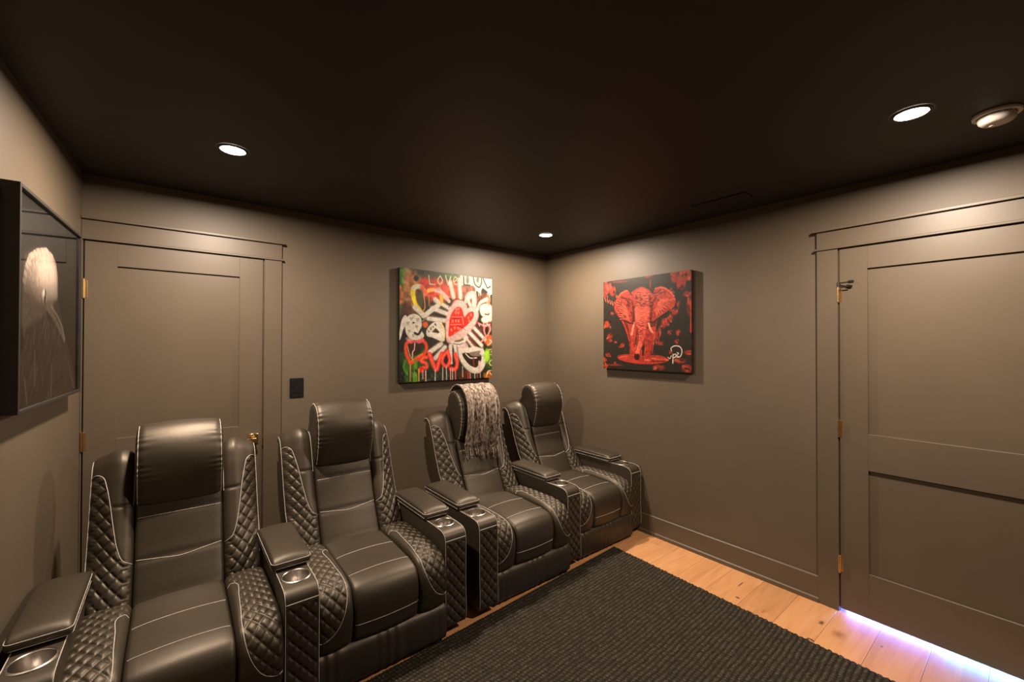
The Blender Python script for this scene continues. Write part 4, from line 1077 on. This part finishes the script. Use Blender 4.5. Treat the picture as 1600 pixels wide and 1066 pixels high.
def elephant_art():
    q = [(118, 212), (797, 112), (818, 930), (125, 886)]
    c = Canvas(300, 300, (0.15, 0.13, 0.10), q, 690)
    R = (0.74, 0.22, 0.15); L = (0.92, 0.40, 0.31); D = (0.20, 0.07, 0.05); BK = (0.10, 0.08, 0.06)
    r = random.Random(11)
    spots = [(150, 250, 40, 60), (190, 280, 30, 45), (130, 300, 20, 40), (670, 170, 30, 45), (720, 220, 35, 50), (750, 150, 40, 40), (775, 300, 35, 22), (700, 150, 18, 50), (150, 540, 28, 30), (175, 630, 25, 20), (170, 665, 22, 18), (270, 705, 22, 18), (635, 605, 14, 16), (705, 605, 18, 22), (695, 675, 16, 14), (575, 690, 16, 14), (600, 520, 30, 30), (640, 490, 22, 30),
             (590, 545, 20, 28), (675, 445, 25, 22), (790, 400, 20, 60), (700, 390, 9, 26), (560, 600, 12, 40), (540, 640, 18, 50), (190, 455, 14, 12), (215, 680, 12, 10), (160, 780, 25, 14), (130, 820, 18, 30), (140, 865, 22, 22), (720, 830, 45, 20), (780, 890, 40, 30), (790, 765, 30, 18), (560, 880, 45, 22), (215, 845, 12, 10), (650, 760, 14, 12), (470, 170, 30, 8), (640, 270, 12, 14), (200, 860, 60, 5), (555, 690, 14, 10), (770, 160, 30, 40), (240, 210, 50, 5), (480, 230, 6, 30)]
    for x, y, a, b_ in spots:
        col = (r.uniform(0.62, 0.82), r.uniform(0.14, 0.26), r.uniform(0.10, 0.18))
        c.blob(x, y, a * .9, b_ * .9, col, 10, 0.85)
        for k in range(5): c.blob(x + r.uniform(-a, a), y + r.uniform(-b_, b_), a * .3, b_ * .3, BK if k % 2 else (0.84, 0.34, 0.26), 5, 0.7)
    for k in range(5): c.stroke([(130 + k * 18, 335 + k * 8), (140 + k * 18, 365 + k * 9)], 7, L, 4)
    # ground shadow
    c.fill([(235, 790), (300, 775), (420, 790), (560, 785), (640, 825), (560, 850), (430, 855), (300, 835), (240, 812)], R, 6); c.stroke([(420, 800), (500, 830), (600, 832)], 5, D, 4); c.stroke([(250, 800), (320, 790)], 5, L, 4)
    c.stroke([(470, 805), (560, 818), (630, 822)], 8, L, 5)
    # body behind
    c.fill([(255, 470), (300, 400), (540, 400), (545, 500), (520, 600), (500, 700), (400, 700), (330, 680), (290, 580)], (0.42, 0.14, 0.09), 8)
    c.stroke([(262, 500), (300, 590), (330, 700), (345, 790)], 12, R, 5); c.stroke([(250, 490), (290, 590), (325, 690)], 5, BK, 3)
    # legs
    c.fill([(312, 520), (370, 540), (372, 640), (360, 720), (358, 800), (335, 815), (328, 760), (335, 680), (322, 600)], R, 4)
    c.fill([(452, 590), (528, 560), (512, 650), (500, 720), (490, 790), (500, 830), (445, 832), (438, 800), (445, 720)], R, 4)
    c.fill([(365, 700), (415, 720), (425, 790), (412, 825), (372, 822), (362, 780)], R, 4); c.blob(385, 795, 22, 26, D, 6)
    for k in range(50):
        y = r.uniform(600, 800); x = r.uniform(455, 490) if k % 2 else r.uniform(335, 362)
        c.stroke([(x, y), (x + r.uniform(-4, 10), y + r.uniform(4, 12))], 3.5, L if k % 3 else D, 3, 0.7)
    c.stroke([(530, 540), (515, 650), (505, 760)], 8, R, 4); c.stroke([(520, 600), (515, 700)], 6, (0.86, 0.36, 0.18), 4)
    for x in (452, 470, 486): c.blob(x, 822, 8, 7, L, 3)
    # ears
    earL = [(340, 330), (300, 272), (258, 290), (225, 330), (203, 395), (215, 450), (250, 490), (300, 515), (335, 530), (350, 480), (350, 400)]
    earR = [(500, 330), (515, 268), (560, 245), (612, 262), (660, 310), (682, 360), (660, 410), (615, 440), (570, 470), (530, 500), (500, 525), (490, 450)]
    for e in (earL, earR):
        c.fill([(x + 0, y + 8) for x, y in e], BK, 6); c.fill(e, R, 4)
    for k in range(9):
        a = k / 8; x0, y0 = 215 + 30 * a, 355 + 150 * a
        c.stroke([(228 - 15 * math.sin(a * 3) + 25 * a, 350 + 150 * a), (262 + 15 * a, 372 + 125 * a), (300 + 20 * a, 420 + 80 * a)], 9, L, 4, 0.9)
        c.stroke([(232 + 22 * a, 362 + 145 * a), (275 + 12 * a, 395 + 115 * a)], 5, D, 3, 0.9)
    for k in range(10):
        a = k / 9
        c.stroke([(672 - 150 * a, 340 + 160 * a), (620 - 90 * a, 350 + 100 * a), (560 - 40 * a, 345 + 90 * a)], 10, L, 4, 0.85)
        c.stroke([(655 - 130 * a, 360 + 140 * a), (600 - 80 * a, 365 + 95 * a)], 5, D, 3, 0.9)
    c.stroke([(300, 280), (262, 295), (232, 330)], 10, L, 5); c.stroke([(520, 262), (570, 252), (620, 275), (665, 320)], 12, L, 5); c.stroke([(545, 300), (590, 290)], 14, (0.45, 0.16, 0.12), 8)
    c.stroke([(258, 330), (300, 345), (318, 400)], 16, (0.35, 0.10, 0.07), 8, 0.8); c.stroke([(510, 350), (540, 320), (545, 350)], 16, (0.35, 0.10, 0.07), 8, 0.8)
    # head
    c.fill([(330, 300), (365, 268), (410, 248), (455, 262), (500, 300), (520, 320), (500, 360), (510, 400), (490, 450), (478, 520), (462, 560), (380, 560), (360, 500), (350, 440), (335, 400), (345, 350)], R, 4)
    c.fill([(360, 300), (410, 262), (460, 280), (490, 320), (470, 380), (480, 440), (440, 470), (395, 470), (360, 430), (372, 370)], L, 14, 0.8)
    c.blob(374, 330, 12, 16, D, 12, 0.5); c.blob(478, 326, 11, 15, D, 12, 0.5); c.blob(356, 408, 11, 10, D, 4); c.blob(484, 398, 11, 10, D, 4); c.blob(357, 410, 3, 3, L, 2); c.blob(484, 400, 3, 3, L, 2)
    c.stroke([(340, 360), (352, 440), (365, 500)], 5, D, 4); c.stroke([(505, 360), (492, 440), (482, 510)], 5, D, 4); c.stroke([(340, 318), (330, 300), (318, 312)], 6, D, 4); c.stroke([(500, 300), (540, 290), (560, 270)], 6, D, 4)
    # trunk
    c.fill([(368, 440), (470, 440), (462, 520), (452, 600), (440, 660), (420, 720), (400, 770), (375, 772), (368, 735), (382, 690), (388, 620), (375, 540)], L, 4)
    c.stroke([(384, 560), (394, 640), (385, 700), (372, 750)], 5, D, 4); c.stroke([(465, 480), (452, 600), (430, 690), (405, 760)], 6, R, 5)
    for k in range(15):
        y = 395 + k * 17; w = 44 - k * 1.3; cx = 422 - max(0, k - 9) * 4
        c.stroke([(cx - w * .75, y - 3), (cx, y + 5), (cx + w * .75, y - 3)], 3.5, D if k % 2 else R, 3, 0.75)
    c.stroke([(360, 530), (350, 575), (342, 620)], 15, (0.98, 0.62, 0.50), 4); c.stroke([(472, 530), (485, 575), (505, 608)], 15, (0.98, 0.62, 0.50), 4)
    c.stroke([(300, 515), (335, 530), (355, 535)], 5, D, 4); c.stroke([(470, 525), (500, 520), (540, 500)], 5, D, 4)
    # wrinkles and skin folds
    hd = [(360, 290, 490, 400), (365, 400, 480, 520), (375, 520, 455, 700), (215, 330, 340, 500), (520, 280, 660, 440), (450, 600, 500, 780)]
    for k in range(620):
        x0, y0, x1, y1 = hd[k % 6]; x, y = r.uniform(x0, x1), r.uniform(y0, y1); a = r.uniform(-0.4, 0.4) + (0.0 if k % 6 < 3 else (0.9 if k % 6 == 3 else -0.5))
        ln = r.uniform(8, 24); c.stroke([(x, y), (x + ln * math.cos(a), y + ln * math.sin(a))], r.uniform(2, 4), (D, L, (0.55, 0.14, 0.10))[k % 3], 2.5, 0.75, False)
    c.blob(352, 470, 14, 60, (0.30, 0.09, 0.06), 12, 0.5); c.blob(490, 460, 12, 60, (0.30, 0.09, 0.06), 12, 0.5)
    # signature
    Wt = (1.0, 0.93, 0.86)
    c.stroke([(655, 750), (652, 728), (685, 710), (725, 722), (738, 760), (722, 798), (700, 800)], 6, Wt, 2.5)
    c.stroke([(628, 800), (642, 812), (655, 790)], 6, Wt, 2.5); c.stroke([(668, 775), (668, 850)], 6, Wt, 2.5); c.stroke([(668, 785), (688, 775), (692, 795), (670, 806)], 6, Wt, 2.5)
    c.stroke([(700, 765), (712, 770), (700, 785), (712, 798)], 6, Wt, 2.5)
    c.stroke([(802, 370), (806, 600)], 12, (0.85, 0.22, 0.12), 6)
    nz = noise2(300, 300, 60, 5)[..., None]; c.im = c.im * (0.64 + 0.24 * nz)
    return c

def eagle_art(w, h):
    q = [(33.8, 298.5), (119.4, 370), (115, 606), (28.7, 636)]
    c = Canvas(w, h, (0.13, 0.11, 0.095), q, 95)
    f = lambda P: [(20 + x / 3.945, 370 + y / 3.945) for x, y in P]
    G1 = (0.42, 0.37, 0.33); DK = (0.15, 0.125, 0.105)
    body = f([(55, 870), (75, 740), (100, 640), (85, 560), (82, 440), (92, 290), (105, 200), (125, 135), (165, 98), (215, 90), (250, 130), (268, 180), (276, 260), (272, 380), (290, 470), (310, 600), (345, 740), (372, 900), (372, 940), (240, 985), (80, 1040), (50, 960)])
    c.fill(body, (0.20, 0.17, 0.145), 0.8)
    head = f([(85, 560), (82, 440), (92, 290), (105, 200), (125, 135), (165, 98), (215, 90), (250, 130), (268, 180), (276, 260), (274, 370), (255, 420), (215, 480), (160, 520), (110, 560)])
    c.fill(head, G1, 3.0, 0.85)
    c.fill(f([(180, 110), (225, 110), (255, 170), (255, 300), (190, 300), (165, 200)]), (0.58, 0.52, 0.47), 8, 0.8)
    r = random.Random(2)
    for k in range(420):
        y = r.uniform(100, 540); x = r.uniform(92, 268)
        a = math.atan2(1, 0.25 if y > 200 else r.uniform(-1, 1)); ln = r.uniform(14, 34)
        v = r.uniform(0.25, 0.72)
        if y > 470 and x > 230: continue
        c_ = (v, v * 0.9, v * 0.82)
        c.stroke(f([(x, y), (x + ln * math.cos(a) * 0.4, y + ln * math.sin(a))]), 0.5, c_, 0.5, 0.5, False)
    for k in range(60):                                            # ragged crown and nape
        t = r.random(); P0 = [(92, 300), (105, 200), (128, 135), (165, 98), (215, 90), (245, 120)]
        i = min(int(t * 5), 4); u = t * 5 - i; x = P0[i][0] * (1 - u) + P0[i + 1][0] * u; y = P0[i][1] * (1 - u) + P0[i + 1][1] * u
        c.stroke(f([(x + 8, y + 16), (x - 10 + 14 * t, y - 12)]), 0.8, (0.55, 0.50, 0.45), 0.6, 0.7, False)
    # eye, brow and beak
    c.fill(f([(225, 330), (262, 318), (276, 345), (272, 385), (240, 390), (222, 370)]), (0.46, 0.42, 0.38), 3)
    c.fill(f([(192, 345), (205, 335), (215, 365), (212, 405), (198, 395)]), (0.75, 0.70, 0.64), 1.2); c.blob(*f([(207, 372)])[0], 1.6, 3.2, (0.08, 0.06, 0.05), 0.8); c.blob(*f([(202, 352)])[0], 1.0, 1.6, (0.95, 0.9, 0.85), 0.8)
    c.stroke(f([(222, 440), (262, 510), (295, 590), (310, 630)]), 3.0, (0.50, 0.45, 0.40), 1.6); c.stroke(f([(240, 430), (275, 490), (300, 560), (312, 625)]), 1.6, (0.70, 0.64, 0.58), 1.0)
    c.stroke(f([(216, 470), (250, 540), (300, 630)]), 1.6, (0.10, 0.08, 0.07), 1.0); c.fill(f([(262, 400), (285, 440), (298, 520), (275, 480), (252, 430)]), (0.22, 0.19, 0.16), 1.5)
    # neck and body feathers
    for k in range(150):
        t = r.random(); y = 520 + 480 * t; x = r.uniform(100 - 40 * t, 310 + 50 * t)
        v = r.uniform(0.20, 0.46) if t > 0.2 else r.uniform(0.3, 0.62)
        c.stroke(f([(x, y - 30), (x - 6, y), (x - 10, y + r.uniform(20, 70))]), 0.8, (v, v * 0.88, v * 0.78), 0.7, 0.55)
    for X in ((150, 700, 145, 900), (240, 780, 235, 960), (95, 860, 108, 1010), (330, 760, 362, 920), (70, 760, 55, 900)):
        c.stroke(f([(X[0], X[1]), (X[2], X[3])]), 1.3, (0.45, 0.40, 0.35), 1.2, 0.8)
    lift = np.clip(1 - (1 - c.im) ** 1.6, 0, 0.95)
    D = c.dist(body, True); ins = (c.inside(body) | (D < 0.01))[..., None]
    c.im = np.where(ins, lift, c.im * 0.30)
    return c

# hearts canvas on the back wall (x 1.36..2.257, z 1.20..2.10)
def canvas_thing(name, loc, rz, w, h, dep, cv, label, edge):
    root = empty(name, loc, rz=rz); tag(root, label, 'painting')
    link('canvas_face', art_mesh('canvas_face', cv, w, h, 'acrylic'), root, (0, -dep - 0.0004, 0))
    MB().box(-w / 2, w / 2, -dep, -0.004, -h / 2, h / 2, 0.001).build('stretcher', edge, root, smooth=False)
    return root
canvas_thing('heart_painting', (1.801, YB, 1.652), 0, 0.884, 0.900, 0.040, hearts_art(),
             'square graffiti painting of hearts and LOVE lettering on the back wall', 'canvas_back')
canvas_thing('elephant_painting', (XR, 1.973, 1.672), -math.pi / 2, 0.800, 0.750, 0.040, elephant_art(),
             'square red and black painting of a walking elephant on the right wall', 'canvas_edge')

# framed eagle photograph on the left wall
fw, fh, fd = 0.835, 0.742, 0.050
ymid = 2.437
eg = empty('framed_picture', (xl(ymid), ymid, 1.645), rz=math.pi / 2 - LA)
tag(eg, 'black framed monochrome photograph of an eagle on the left wall', 'picture')
# local frame: x along the wall towards the camera side, -y into the room
lip = 0.012
for a in (-1, 1):
    MB().box(a * fw / 2, a * (fw / 2 - lip), -fd, 0, -fh / 2, fh / 2, 0.001).build('frame_side', 'frame', eg, smooth=False)
    MB().box(-fw / 2 + lip, fw / 2 - lip, -fd, 0, a * fh / 2, a * (fh / 2 - lip), 0.001).build('frame_side', 'frame', eg, smooth=False)
MB().box(-fw / 2 + lip, fw / 2 - lip, -0.036, -0.004, -fh / 2 + lip, fh / 2 - lip).build('backing_board', 'frame', eg, smooth=False)
link('photograph', art_mesh('photograph', eagle_art(300, 270), fw - 2 * lip, fh - 2 * lip, 'photo'), eg, (0, -0.0366, 0))
a_, c_ = fw / 2 - lip, fh / 2 - lip
MB().add([(-a_, -0.041, -c_), (a_, -0.041, -c_), (a_, -0.041, c_), (-a_, -0.041, c_)], [(0, 1, 2, 3)]).build('glass_pane', 'glass', eg, smooth=False)
